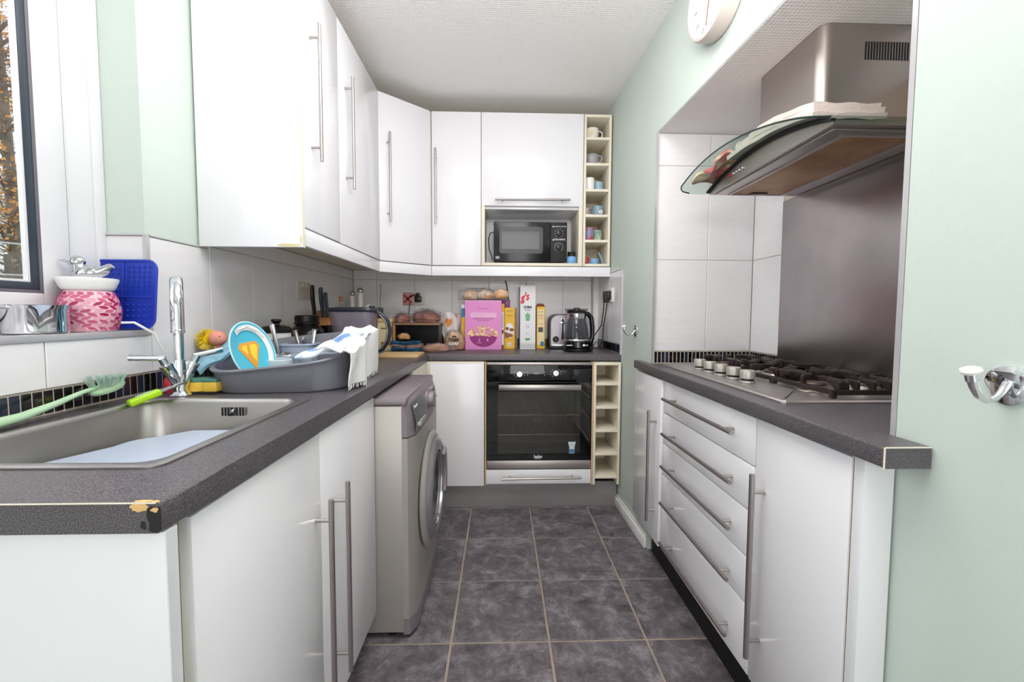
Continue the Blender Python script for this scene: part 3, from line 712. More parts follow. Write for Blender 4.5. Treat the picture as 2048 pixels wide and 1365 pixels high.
MB().box(-.034, -.010, 2.6293, 2.6299, 1.470, 1.486).build('badge', 'print_grey', dr, smooth=False)
MB().lathe([(.008, 0), (.008, .012), (0, .012)], (0, 2.66, 1.443), 'z', 10).lathe([(.008, 0), (.008, .012), (0, .012)], (.36, 2.66, 1.443), 'z', 10).lathe([(.008, 0), (.008, .012), (0, .012)], (0, 2.85, 1.443), 'z', 10).lathe([(.008, 0), (.008, .012), (0, .012)], (.36, 2.85, 1.443), 'z', 10).build('feet', 'black_plastic', t)
MB().tube([(-.046, 2.66, 1.64), (-.068, 2.67, 1.635), (-.080, 2.69, 1.60), (-.076, 2.72, 1.54), (-.060, 2.76, 1.50), (-.056, 2.84, 1.49)], .003, 8).build('cable', 'black_plastic', t)

# ---- washing machine
t = thing('washing_machine', 'grey front-loading washing machine standing under the worktop', 'washing machine', (-.62, 1.68, 0))
MB().box(-.95, -.333, 1.412, 1.962, .022, .818, .004).build('body', 'washer', t)
b = MB()
for x in (-.38, -.9):
    for y in (1.45, 1.92): b.lathe([(.02, 0), (.02, .012), (.012, .014), (.012, .024)], (x, y, 0), 'z', 12)
b.build('feet', 'black_plastic', t)
MB().box(-.95, -.318, 1.408, 1.966, .820, .845, .006).build('lid', 'washer_dark', t)
def bowed(y0, y1, z0, z1, x0, xb, bow, r=.02, nz=6):
    # front panel, slightly bowed in plan and rounded at its upright edges
    prof = []
    n = 14
    for k in range(n+1):
        y = y0+(y1-y0)*k/n; e = min(y-y0, y1-y); x = xb+bow*math.sin(PI*k/n)
        if e < r: x -= (r-e)**2/r*.9
        prof.append((x, y))
    return [(x0, y1), (x0, y0)]+prof
P = bowed(1.412, 1.962, 0, 1, -.335, -.298, .006)
MB().prism(P, .070, .706).build('front_panel', 'washer', t)
MB().prism(bowed(1.412, 1.962, 0, 1, -.335, -.296, .006), .016, .068).build('kick_panel', 'washer_dark', t)
# fascia leans back towards the lid
b = MB(); L0 = [(x, y, .710) for x, y in P]; L1 = [(x if x < -.33 else x-.003, y, .78) for x, y in P]; L2 = [(x if x < -.33 else x-.016, y, .828) for x, y in P]; L3 = [(x if x < -.33 else x-.024, y, .8195+.0185) for x, y in P]
b.loft([L0, L1, L2, L3]); fa = b.build('control_fascia', 'washer_dark', t)
def fx(z): return -.292-(max(0, z-.76)/.078*.02)
b = MB(); b.loft([[(fx(z)+.0005, y, z), (fx(z)+.0015, y, z), (fx(z)+.0015, y+.17, z), (fx(z)+.0005, y+.17, z)] for z, y in ((.722, 1.44), (.76, 1.44), (.79, 1.44), (.822, 1.44))]); b.build('drawer_front', 'washer_panel', fa)
tl = Matrix.Translation((fx(.80)+.003, 1.475, .806)) @ Matrix.Rotation(-.22, 4, 'Y') @ Matrix.Rotation(PI/2, 4, 'Z') @ Matrix.Rotation(PI/2, 4, 'X')
text('washer_lettering', 'Hotpoint', .016, tl, 'print_white', fa)
b = MB()
for i in range(3):
    for j in range(7):
        z = .815-.009*j; b.box(fx(z)+.002, fx(z)+.003, 1.515+i*.03, 1.515+i*.03+random.uniform(.012, .022), z-.0015, z+.0015)
b.build('washer_print', 'print_grey', fa, smooth=False)
text('washer_number', '8 kg', .02, Matrix.Translation((fx(.74)+.003, 1.475, .742)) @ Matrix.Rotation(PI/2, 4, 'Z') @ Matrix.Rotation(PI/2, 4, 'X'), 'print_white', fa)
MB().box(-.3, -.284, 1.50, 1.60, .722, .748, .006).build('drawer_grip', 'washer', fa)
MB().lathe([(.040, -.004), (.040, .006), (.033, .009), (.031, .026), (.027, .029), (0, .029)], (fx(.785), 1.705, .782), 'x', 30).build('knob', 'washer_dark', t)
for y, z in ((1.785, .806), (1.785, .772), (1.835, .806)): MB().lathe([(.013, -.002), (.013, .012), (.010, .014), (0, .014)], (fx(z), y, z), 'x', 18).build('knob', 'washer_dark', t)
for y in (1.82, 1.85, 1.88): MB().lathe([(.007, -.002), (.006, .006), (0, .006)], (fx(.77), y, .762), 'x', 12).build('button', 'washer_ring', t)
cx, cy, cz = -.291, 1.700, .425
dr = MB().lathe([(.220, 0), (.224, .006), (.218, .014), (.207, .020), (.198, .021), (.193, .016), (.193, 0)], (cx, cy, cz), 'x', 56, ring=True).build('door_surround', 'washer', t)
dr = MB().lathe([(.194, .004), (.196, .022), (.188, .034), (.172, .041), (.158, .039), (.150, .032), (.142, .014), (.142, .004)], (cx, cy, cz), 'x', 56, ring=True).build('door', 'washer_ring', t)
MB().lathe([(.143, .012), (.138, .016), (.12, .018), (.08, .010), (.0, .002)], (cx, cy, cz), 'x', 40).build('door_glass', 'mw_glass', dr)
MB().lathe([(.150, .030), (.152, .037), (.146, .036), (.143, .026)], (cx, cy, cz), 'x', 48, ring=True).build('inner_ring', 'chrome_dull', dr)
# handle recess plate on the far side of the door
hp = []
for k in range(13): a = math.radians(-32+74*k/12); hp.append((cy+.182*math.cos(a), cz+.182*math.sin(a)))
for k in range(13): a = math.radians(42-74*k/12); hp.append((cy+.140*math.cos(a), cz+.140*math.sin(a)))
MB().prism(hp, cx+.032, cx+.050, 'x', .003).build('handle', 'washer_dark', dr)
MB().box(-.2975, -.2905, 1.905, 1.952, .170, .262, .0005).build('sticker', 'orange', t)

# ---- gas hob
t = thing('gas_hob', 'five-burner stainless gas hob with black cast-iron pan supports', 'hob', (.94, 1.46, .90))
def hobplate(z, k): return [(x, y, z) for x, y in [(.728+k, 1.062+k), (.735+k, 1.052+k), (1.148-k, 1.052+k), (1.155-k, 1.060+k), (1.155-k, 1.862-k), (1.148-k, 1.870-k), (.735+k, 1.870-k), (.728+k, 1.862-k)]]
b = MB(); b.loft([hobplate(.9002, 0), hobplate(.905, 0), hobplate(.909, .004), hobplate(.909, .020), hobplate(.9065, .034)]); b.build('base_plate', 'steel', t)
# slanted control strip between the supports and the front edge
MB().prism([(.745, 1.075), (.86, 1.20), (.862, 1.74), (.745, 1.86)], .9085, .9105, 'z').build('control_strip', 'steel', t, smooth=False)
for k in range(5):
    y = 1.335+.082*k
    MB().lathe([(.0235, .001), (.0225, .006), (.0185, .007), (.0185, .012), (.0225, .014), (.0235, .036), (.0215, .040), (0, .040)], (.802, y, .9105), 'z', 28).build('knob', 'hob_knob', t)
    k2 = MB().lathe([(.019, .0), (.019, .012)], (.802, y, .9105), 'z', 20).build('knob_collar', 'black_matte', t)
burn = [(.925, 1.205, .030), (1.075, 1.205, .036), (1.0, 1.46, .056), (.925, 1.715, .036), (1.075, 1.715, .030)]
for x, y, r in burn:
    o = MB().lathe([(r*1.45, 0), (r*1.4, .004), (r*1.15, .006), (r*1.05, .016), (r*.95, .018), (0, .018)], (x, y, .9075), 'z', 28).build('burner', 'burner', t)
    MB().lathe([(r*.98, 0), (r*1.0, .004), (r*.9, .008), (0, .009)], (x, y, .926), 'z', 28).build('burner_cap', 'burner_cap', o)
def support(y0, y1, x0=.885, x1=1.135, name='pan_support'):
    b = MB(); zb, zt, hw = .917, .956, .005
    for (xa, ya, xb, yb) in ((x0, y0, x1, y0), (x0, y1, x1, y1), (x0, y0, x0, y1), (x1, y0, x1, y1)):
        b.box(min(xa, xb)-hw, max(xa, xb)+hw, min(ya, yb)-hw, max(ya, yb)+hw, zb, zb+.014, .002)
    for x in (x0, x1):
        for y in (y0, y1): b.box(x-.007, x+.007, y-.007, y+.007, .9085, zb+.012, .002)
    def finger(xa, ya, xb, yb):
        d = Vector((xb-xa, yb-ya, 0)); L = d.length; a = math.atan2(d.y, d.x)
        prof = [(0, zb), (0, zt-.006), (.006, zt), (L-.004, zt), (L, zt-.004), (L-.002, zt-.012), (L*.55, zt-.014), (.014, zb+.012), (.012, zb)]
        b2 = MB().prism(prof, -.0045, .0045, 'y', .0008); b2.xf(Matrix.Translation((xa, ya, 0)) @ Matrix.Rotation(a, 4, 'Z')); b.merge(b2.bm)
    return b, finger
for (y0, y1, bs) in ((1.085, 1.325, [burn[0], burn[1]]), (1.335, 1.585, [burn[2]]), (1.595, 1.835, [burn[3], burn[4]])):
    b, fin = support(y0, y1); ym = (y0+y1)/2
    for x, y, r in bs:
        q = r*.55
        fin(x, y0, x, y-q); fin(x, y1, x, y+q)
        fin(.885, y, x-q, y) if x < 1.05 else fin(1.135, y, x+q, y)
        fin(1.135, y, x+q, y) if len(bs) == 1 else None
    for x in (.905, .955, 1.0, 1.045, 1.10):
        fin(x, y0, x, y0+.045); fin(x, y1, x, y1-.045)
    b.build('pan_support', 'iron', t)

# ---- splashback, hood
t = MB().box(1.168, 1.174, .785, 1.737, .9005, 1.60, .001).build('splashback', 'steel_splash'); tag(origin_to(t, (1.17, 1.26, .9)), 'brushed stainless steel splashback panel behind the hob', 'splashback')
t = thing('cooker_hood', 'stainless chimney cooker hood with a curved glass canopy', 'hood', (1.17, 1.36, 1.61))
def hz(y): return 1.612+.056*(1-((y-1.357)/.330)**2)
b = MB(); chim = [(p[0], p[1]) for p in rrect(1.045, 1.356, .140, .151, .03, 0, 5)]
chim = [(min(x, 1.170), y) for x, y in chim]
b.prism(chim, 1.66, 1.953); ch = b.build('chimney', 'steel_hood', t)
b = MB()
for k in range(16): b.box(1.030+k*.0082, 1.0345+k*.0082, 1.2042, 1.2052, 1.855, 1.905)
b.build('vent_slots', 'black_matte', ch, smooth=False)
def glassfn(u, v):
    y = 1.028+.658*u; xf = .700+(.052*(1-u)) - .018*math.sin(PI*u)
    # rounded front corners
    e = min(u, 1-u)*.658
    if e < .05: xf += .05-math.sqrt(max(0, .05**2-(.05-e)**2))
    return (xf+(1.169-xf)*v, y, hz(y)+.001)
b = MB(); b.sheet(glassfn, 40, 6, .006); b.build('glass_canopy', 'hood_glass', t)
b = MB(); b.tube([Vector(glassfn(u/60, 0)) for u in range(61)], .0026, 6); b.build('glass_edge', 'glass_edge', t)
b = MB(); n = 18; ys_ = [1.045+.622*i/n for i in range(n+1)]
poly = [(y, 1.603) for y in (ys_[0], ys_[-1])]+[(y, hz(y)-.004) for y in ys_[::-1]]
b.prism(poly, .822, 1.168, 'x'); body = b.build('hood_body', 'steel_hood', t)
b = MB(); b.sheet(lambda u, v: (.812+.012*v, 1.040+.632*u, hz(1.040+.632*u)-.004), 24, 1, .006); b.build('front_gasket', 'black_matte', t)
b = MB().box(.838, 1.150, 1.065, 1.650, 1.598, 1.603, .001); body2 = b.build('underside_panel', 'steel', t)
fl_ = MB().box(.885, 1.085, 1.09, 1.630, 1.5945, 1.5985, .0015).build('grease_filter', 'filter', t)
MB().cells([.880, .888, 1.082, 1.090], [1.085, 1.094, 1.626, 1.635], 1.5925, 1.599, lambda i, j: i == 1 and j == 1).build('filter_frame', 'steel', t, smooth=False)
MB().box(.955, 1.015, 1.600, 1.622, 1.591, 1.595, .001).build('filter_catch', 'black_plastic', fl_)
for k in range(5): MB().lathe([(.005, 0), (.005, .004), (.003, .006), (0, .006)], (.822, 1.435+.019*k, 1.628), '-x', 14).build('button', 'red_gloss' if k == 4 else 'chrome_dull', t)

# towel and mitt resting on the glass
random.seed(11)
def towel(u, v):
    y = 1.06+.43*u; x = .80+.19*v
    return (x, y, hz(y)+.016+.004*math.sin(9*u+3*v)+.003*math.sin(23*u))
t = thing('towel', 'folded beige terry towel lying on the glass of the cooker hood', 'towel', (.89, 1.25, hz(1.25)+.004))
def tw(off, th, y0, y1, x0, x1, ph):
    def f(u, v):
        y = y0+(y1-y0)*u; x = x0+(x1-x0)*v+.004*math.sin(5*u+ph)
        return (x, y, hz(y)+.006+off+.002*math.sin(7*u+ph)+.0008*math.sin(19*u+2*ph)+.002*math.sin(14*v))
    return f
for i, (off, y0, y1, x0, x1) in enumerate(((.006, 1.075, 1.475, .790, .985), (.019, 1.080, 1.435, .793, .98), (.032, 1.085, 1.37, .796, .975))):
    MB().sheet(tw(off, 0, y0, y1, x0, x1, i*1.3), 40, 10, .0135).build('towel_layer', 'towel_beige', t)
b = MB()
pts = [Vector((.80, 1.36, 0)), ]
def rollf(u, v):
    a = u*1.6*PI; r = .010+.004*u; y = 1.415-.0+r*math.sin(a)*1.5; return (.792+.17*v, y, hz(1.42)+.030+r*math.cos(a))
MB().sheet(rollf, 18, 6, .005).build('towel_fold', 'towel_beige', t)
def mitt(u, v):
    y = 1.50+.15*u; x = .752+.12*v+.02*math.sin(6*u)
    return (x, y, hz(y)+.014+.012*math.sin(PI*v)*(1-.5*u)+.007*math.sin(13*u+4*v)+.028*math.exp(-((u-.15)**2+(v-.45)**2)*14))
o = MB().sheet(mitt, 26, 14, .010).build('oven_mitt', 'mitt'); tag(origin_to(o, (.81, 1.57, hz(1.57)+.008)), 'crumpled red and cream patterned oven mitt at the far side of the hood glass', 'oven mitt')
# ---- clock
t = thing('wall_clock', 'round cream wall clock with a deep rim, high on the mint wall', 'clock', (RW(1.42), 1.42, 2.19))
ax = basis(onR(1.42, 2.19, 0), dR, Z, nR)
MB().lathe([(.138, .001), (.142, .006), (.142, .048), (.138, .056), (.130, .058), (.126, .054), (.126, .040)], (0, 0, 0), 'z', 56, mtx=ax, ring=True).build('rim', 'clock_rim', t)
MB().lathe([(.128, .034), (.128, .040), (0, .040)], (0, 0, 0), 'z', 48, mtx=ax).build('clock_face', 'clock_face', t)
b = MB()
for k in range(12):
    a = k*PI/6; b.box(-.0035, .0035, .098, .116, .0402, .0412, mtx=ax @ Matrix.Rotation(a, 4, 'Z'))
b.build('hour_marks', 'print_grey', t, smooth=False)
MB().box(-.003, .003, -.012, .062, .044, .046, mtx=ax @ Matrix.Rotation(1.1, 4, 'Z')).build('hour_hand', 'wood_top', t, smooth=False)
MB().box(-.002, .002, -.015, .098, .047, .049, mtx=ax @ Matrix.Rotation(3.35, 4, 'Z')).build('minute_hand', 'wood_top', t, smooth=False)

# ---- hooks
def hook(y, z, label, s=1.):
    t = thing('coat_hook', label, 'hook', tuple(onR(y, z)), group='coat hooks on the right wall')
    ax = basis(onR(y, z, 0), -dR, Z, nR) @ Matrix.Scale(s, 4)
    pl = [(.030*math.cos(a)*(1-.28*max(0, -math.sin(a))), .026*math.sin(a)-.004-(.008 if math.sin(a) < -.7 else 0)) for a in [2*PI*k/24 for k in range(24)]]
    b = MB().prism(pl, 0, .005, 'z', .0015); b.xf(ax); b.build('back_plate', 'chrome', t)
    for sx in (-1, 1): MB().lathe([(.0045, 0), (.004, .002), (0, .003)], (sx*.019, .006, .005), 'z', 12, mtx=ax).build('screw', 'chrome_dull', t)
    b = MB().tube([(0, -.004, .004), (0, -.010, .008), (0, -.018, .013), (0, -.027, .022), (0, -.030, .038), (0, -.022, .052), (0, -.008, .060), (0, .002, .063)], lambda q: .0062-.0015*math.sin(PI*q), 12); b.xf(ax); b.build('arm', 'chrome', t)
    b = MB().lathe([(.008, -.004), (.008, .006)], (0, .0, 0), 'z', 16); b.xf(ax @ Matrix.Translation((0, .004, .063)) @ Matrix.Rotation(-PI/2+.25, 4, 'X')); b.build('collar', 'chrome', t)
    b = MB().lathe([(.005, -.002), (.0105, .001), (.0130, .005), (.0118, .009), (.006, .0115), (0, .012)], (0, 0, 0), 'z', 22); b.xf(ax @ Matrix.Translation((0, .010, .064)) @ Matrix.Rotation(-PI/2+.25, 4, 'X')); b.build('knob', 'ceramic', t)
hook(.602, 1.034, 'large chrome coat hook with a white ceramic knob, nearest on the mint wall', 1.0)
hook(2.16, 1.052, 'small chrome hook with a white knob, on the wall just before the back worktop')

# ---- sockets
def socket_face(ax, t, m='white_plastic', red=False, n=2, w=.148, screws=True):
    b = MB().box(-w/2, w/2, -.043, .043, 0, .008, .002); b.xf(ax); o = b.build('face_plate', m, t)
    return o
t = thing('wall_socket', 'cream double wall socket on the tiles behind the knife block', 'socket', (XL+.007, 2.185, 1.243))
ax = basis((XL+.0065, 2.185, 1.243), Y, Z, X); socket_face(ax, t, 'socket_cream')
b = MB()
for sx in (-.035, .035):
    b.box(sx-.0015, sx+.0015, .004, .012, .008, .0086, mtx=ax).box(sx-.011, sx-.007, -.012, -.009, .008, .0086, mtx=ax).box(sx+.007, sx+.011, -.012, -.009, .008, .0086, mtx=ax)
b.build('pin_holes', 'black_matte', t, smooth=False)
for sx in (-.035, .035): MB().box(sx*.55-.006, sx*.55+.006, .020, .034, .008, .011, .001, mtx=ax).build('rocker_switch', 'cream', t)
t = thing('wall_socket', 'double wall socket on the back tiles, left half painted with a red cross', 'socket', (-.60, YB, 1.23))
ax = basis((-.598, YB-.0005, 1.229), X, Z, -Y); socket_face(ax, t, 'socket_cream')
MB().box(-.074, -.004, -.0425, .0425, .0078, .009, .001, mtx=ax).build('painted_half', 'red_pale', t)
b = MB()
for s_ in (-1, 1): b.box(-.006, .006, -.036, .036, .009, .0105, mtx=ax @ Matrix.Translation((-.040, 0, 0)) @ Matrix.Rotation(s_*.78, 4, 'Z'))
b.build('red_cross', 'red_paint', t, smooth=False)
o = MB().box(.010, .056, -.022, .020, .009, .040, .006, mtx=ax).box(.020, .044, .018, .040, .010, .030, .005, mtx=ax).build('plug', 'black_plastic'); origin_to(o, (-.56, 2.9, 1.229)); tag(o, 'bulky black plug in the socket beside the red cross', 'plug')
MB().tube([(-.566, 2.895, 1.262), (-.60, 2.885, 1.252), (-.622, 2.885, 1.238)], .0035, 8).tube([(-.620, 2.89, 1.205), (-.622, 2.88, 1.15), (-.63, 2.87, 1.09)], .003, 8).build('cable', 'black_plastic', o)
t = thing('wall_socket', 'white double socket with two black plugs on the right wall above the kettle', 'socket', tuple(onR(2.60, 1.247, .007)))
ax = basis(onR(2.60, 1.247, .0065), -dR, Z, nR); socket_face(ax, t)
for k, (u, lab, pts) in enumerate(((.028, 'black plug of the toaster, farther of the two in the right wall socket', [(.640, 2.632, 1.19), (.645, 2.66, 1.08), (.612, 2.70, .99), (.60, 2.74, .935), (.625, 2.80, .912)]), (-.028, 'black plug of the kettle, nearer of the two in the right wall socket', [(.645, 2.575, 1.19), (.640, 2.60, 1.08), (.60, 2.62, 1.0), (.585, 2.63, .945), (.62, 2.66, .965), (.652, 2.66, .925), (.640, 2.64, .908), (.59, 2.62, .906)]))):
    pass
for u, lab, pts in ((-.030, 'black plug of the toaster, farther of the two in the right wall socket', [(.646, 2.632, 1.205), (.647, 2.635, 1.17), (.640, 2.66, 1.06), (.598, 2.70, .98), (.60, 2.74, .925), (.61, 2.78, .908)]),
                    (.030, 'black plug of the kettle, nearer of the two in the right wall socket', [(.650, 2.572, 1.205), (.650, 2.575, 1.17), (.636, 2.59, 1.06), (.634, 2.60, .97), (.618, 2.61, .925), (.600, 2.62, .958), (.575, 2.62, .925), (.558, 2.61, .912)])):
    o = MB().box(u-.024, u+.024, -.028, .026, .009, .034, .007, mtx=ax).box(u-.010, u+.010, -.046, -.020, .018, .034, .004, mtx=ax).build('plug', 'black_plastic'); tag(origin_to(o, tuple(onR(2.6-u, 1.247, .02))), lab, 'plug', 'plugs in the right wall socket')
    MB().tube(pts, .0034, 8).build('cable', 'black_plastic', o)
t = MB().tube([(.030, 2.905, 1.358), (.040, 2.902, 1.32), (.050, 2.900, 1.24), (.050, 2.900, 1.15), (.058, 2.89, 1.05), (.062, 2.885, .92)], .0036, 8).build('hanging_cable', 'black_plastic'); tag(origin_to(t, (.05, 2.9, 1.2)), 'thin black cable hanging down the back tiles behind the cereal', 'cable')
# ================================================================ SINK SIDE
t = thing('sink', 'stainless steel inset sink bowl in the worktop by the window', 'sink', (-.72, .88, .90))
cx_, cy_ = -.7225, .879
L = []
for hx, hy, r, z in ((.2165, .256, .022, .9005), (.2165, .256, .022, .903), (.211, .2505, .02, .9045), (.200, .240, .035, .9045), (.197, .237, .045, .902), (.194, .234, .052, .893), (.188, .228, .058, .80), (.180, .220, .062, .762), (.155, .195, .06, .744), (.05, .06, .03, .738)):
    L.append(rrect(cx_, cy_, hx, hy, r, z, 8))
b = MB(); b.loft(L, False, True); o = b.build('bowl', 'steel_sink', t, recalc=False); o.data.flip_normals() if False else None
MB().lathe([(.042, .0), (.040, .003), (.02, .002), (0, .001)], (cx_, cy_, .738), 'z', 28).build('waste', 'chrome_dull', t)
b = MB()
for k in range(8):
    if k in (3, 4): continue
    b.box(-.726+k*.0075, -.7225+k*.0075, 1.1035, 1.106, .862, .884)
b.build('overflow_slots', 'black_matte', t, smooth=False)
MB().box(-.703, -.6975, 1.103, 1.106, .862, .884).box(-.706+.0, -.704, 1.103, 1.106, .862, .867).build('overflow_slot', 'black_matte', t, smooth=False)
MB().lathe([(.006, 0), (.005, .002), (0, .0025)], (-.6995, 1.104, .874), '-y', 14).build('overflow_screw', 'chrome', t)
# pale board lying in the bowl
t = MB().prism([(-.905, .70), (-.545, .675), (-.545, .985), (-.575, 1.015), (-.74, 1.02), (-.80, .965), (-.90, .80)], 0, .006, 'z', .002)
t.xf(Matrix.Translation((0, 0, .8375)) @ Matrix.Translation((-.7, .85, 0)) @ Matrix.Rotation(.03, 4, 'X') @ Matrix.Rotation(-.02, 4, 'Y') @ Matrix.Translation((.7, -.85, 0)))
# washing-up bowl beneath carries it
o = t.build('chopping_board', 'board_blue'); tag(origin_to(o, (-.7, .85, .84)), 'pale blue plastic board lying across inside the sink', 'chopping board')
b = MB(); b.loft([rrect(-.722, .86, .12, .15, .04, .745, 5), rrect(-.722, .86, .150, .172, .05, .824, 5), rrect(-.722, .86, .156, .178, .05, .826, 5), rrect(-.722, .86, .146, .168, .05, .826, 5), rrect(-.722, .86, .118, .148, .04, .751, 5)], True, True)
o = b.build('washing_up_bowl', 'board_blue'); tag(origin_to(o, (-.722, .86, .742)), 'pale blue washing-up bowl inside the sink, beneath the pale blue board', 'bowl')
# wet drainer strip behind the bowl
# ---- tap
tx, ty = -.883, 1.178
t = thing('mixer_tap', 'chrome mixer tap with a tall swan neck and two lever handles', 'tap', (tx, ty, .9))
MB().lathe([(.027, 0), (.027, .004), (.021, .008), (.017, .016), (.0165, .05), (.016, .085), (.0145, .10)], (tx, ty, .9002), 'z', 28).build('base', 'chrome', t)
pts = [(tx, ty, .985), (tx, ty, 1.13)]
dx, dy = .085, -.115
for k in range(0, 13):
    a = PI*k/12; q = (1-math.cos(a))/2
    pts.append((tx+dx*q, ty+dy*q, 1.143+.070*math.sin(a)))
pts += [(tx+dx, ty+dy, 1.115)]
pts = [(tx, ty, .985+.145*k/6) for k in range(6)]+pts[1:-1]+[(tx+dx, ty+dy, 1.13-.048*k/4) for k in range(1, 5)]
MB().tube(pts, lambda q: .0112 if q < .30 else .0112+.0026*min(1, (q-.30)/.12), 24).build('spout', 'chrome', t)
MB().lathe([(.0142, 0), (.0145, .002), (.0145, .008), (.0139, .009)], (tx+dx, ty+dy, 1.0795), 'z', 24).build('nozzle', 'chrome_dull', t)
for s, (hx_, hy_, hz_), lv in ((-1, (-.014, -.030, .066), (-.058, -.034, .004)), (1, (.018, .026, .066), (.042, .046, .012))):
    p0 = Vector((tx, ty, .925)); p1 = p0+Vector((hx_, hy_, hz_)); d = (p1-p0).normalized()
    b = MB().tube([p0, p0+(p1-p0)*.78, p0+(p1-p0)*.80, p1-d*.002, p1], lambda q: .015 if q < .6 else .017, 20); o = b.build('valve', 'chrome', t)
    e = p1+d*.020
    MB().tube([p1, e], .010, 14).build('stem', 'chrome', t)
    l = Vector(lv); MB().tube([e-l*.10, e+l*.05, e+l*.4, e+l], .0075, 12, flat=.6).build('lever', 'chrome', t)
# ---- dish brush lying on the sink edge
t = thing('dish_brush', 'pale green washing-up brush lying along the back of the sink', 'brush', (-.955, .98, .905))
MB().tube([(-.958, .68, .914), (-.958, .78, .916), (-.960, .86, .920), (-.962, .93, .932), (-.963, .985, .945), (-.963, 1.02, .950)], lambda q: .0135-.0085*min(1, q*1.35), 14, flat=1.2).build('handle', 'brush_green', t)
b = MB().lathe([(.012, -.008), (.028, -.004), (.031, .002), (.030, .008), (0, .008)], (0, 0, 0), 'z', 26); b.xf(Matrix.Translation((-.960, 1.048, .944)) @ Matrix.Rotation(.22, 4, 'X') @ Matrix.Diagonal((.8, 1.35, 1, 1))); b.build('head', 'brush_green', t)
b = MB(); random.seed(5)
for k in range(150):
    a = random.uniform(0, 2*PI); r = math.sqrt(random.random()); x = -.960+.022*r*math.cos(a); y = 1.046+.036*r*math.sin(a)
    p = Vector((x, y, .950)); q = p+Vector(((x+.960)*.45, (y-1.046)*.35, .024+random.uniform(0, .005))); b.tube([p, q], .0009, 4)
b.build('bristles', 'bristle_green', t, smooth=False)['kind'] = 'stuff'
# ---- scraper and red cap
t = thing('peeler', 'lime green handled scraper lying against the tap', 'peeler', (-.873, 1.12, .905))
b = MB().box(-.034, .034, -.0125, .0125, -.0085, .0085, .005, 3); mt2 = Matrix.Translation((-.895, 1.075, .916)) @ Matrix.Rotation(1.02, 4, 'Z') @ Matrix.Rotation(-.32, 4, 'Y'); b.xf(mt2); b.build('grip', 'lime', t)
b = MB().box(-.016, .018, -.0055, .0055, .0083, .0092, .002); b.xf(mt2); b.build('grip_groove', 'brush_green', t)
b = MB().box(.033, .085, -.008, .008, -.003, .003, .001); b.xf(mt2); b.build('blade', 'chrome_dull', t)
o = MB().lathe([(.016, 0), (.018, .004), (.017, .036), (.010, .046), (0, .048)], (-.952, 1.235, .9002), 'z', 20).build('bottle_cap', 'red_print'); tag(origin_to(o, (-.952, 1.235, .9)), 'small red plastic cap standing behind the tap', 'cap')
# ---- sponge on a clear holder
t = thing('sponge_holder', 'clear plastic holder under the yellow sponge', 'holder', (-.84, 1.235, .9))
MB().loft([rrect(-.842, 1.222, .040, .026, .008, .9005, 4), rrect(-.842, 1.222, .046, .032, .01, .907, 4), rrect(-.842, 1.222, .044, .030, .01, .907, 4), rrect(-.842, 1.222, .038, .024, .008, .9035, 4)]).build('dish', 'film_clear', t)
t = thing('sponge', 'yellow scourer sponge with a green abrasive top, right of the tap', 'sponge', (-.842, 1.222, .908))
def sp(z, k=1.): return [(-.842+x*k, 1.222+y*k, z) for x, y in [(-.043, -.026), (-.012, -.028), (0, -.022), (.012, -.028), (.043, -.026), (.045, 0), (.043, .026), (.012, .028), (0, .023), (-.012, .028), (-.043, .026), (-.045, 0)]]
MB().loft([sp(.9085, .96), sp(.912), sp(.932), sp(.9345, .98)]).build('foam', 'sponge_yellow', t)
MB().loft([sp(.9345, .98), sp(.936), sp(.942), sp(.943, .98)]).build('scourer', 'sponge_green', t)
# ---- round scrubbing brush with a little pink figure for a handle
t = thing('scrub_brush', 'round yellow bristled brush with a pink ball handle, hanging on the tiles', 'brush', (-.985, 1.47, 1.04))
axb = basis((-.982, 1.435, 1.040), Vector((0, 0, 1)), Vector((-.3, -.95, 0)).normalized(), Vector((.95, -.3, 0)).normalized())
random.seed(2); b = MB()
MB().lathe([(.014, -.012), (.018, -.004), (.016, .004), (0, .004)], (0, 0, 0), 'z', 18, mtx=axb).build('brush_core', 'yellow_plastic', t)
for k in range(170):
    a = 2*PI*k/170+random.uniform(-.02, .02); r1 = .036+random.uniform(-.003, .002); b.tube([Vector((.012*math.cos(a), .012*math.sin(a), 0)), Vector((r1*math.cos(a), r1*math.sin(a), random.uniform(-.010, .012)))], .0012, 4)
b.xf(axb); b.build('bristles', 'yellow_plastic', t, smooth=False)['kind'] = 'stuff'
b = MB(); bmesh.ops.create_uvsphere(b.bm, u_segments=24, v_segments=16, radius=.0265); b.xf(Matrix.Translation((-.951, 1.440, 1.044))); b.build('ball', 'pink_plastic', t)
b = MB().tube([(-.949, 1.440, 1.020), (-.944, 1.440, 1.004), (-.941, 1.440, .992)], lambda q: .009-.003*q, 12).tube([(-.947, 1.438, 1.014), (-.934, 1.434, 1.006)], .003, 8); b.build('stem', 'pink_plastic', t)
b = MB()
for dz in (-.008, .008): 
    bb = MB(); bmesh.ops.create_uvsphere(bb.bm, u_segments=8, v_segments=6, radius=.0022); bb.xf(Matrix.Translation((-.9300, 1.425+dz, 1.052))); b.merge(bb.bm)
b.build('dots', 'black_plastic', t)

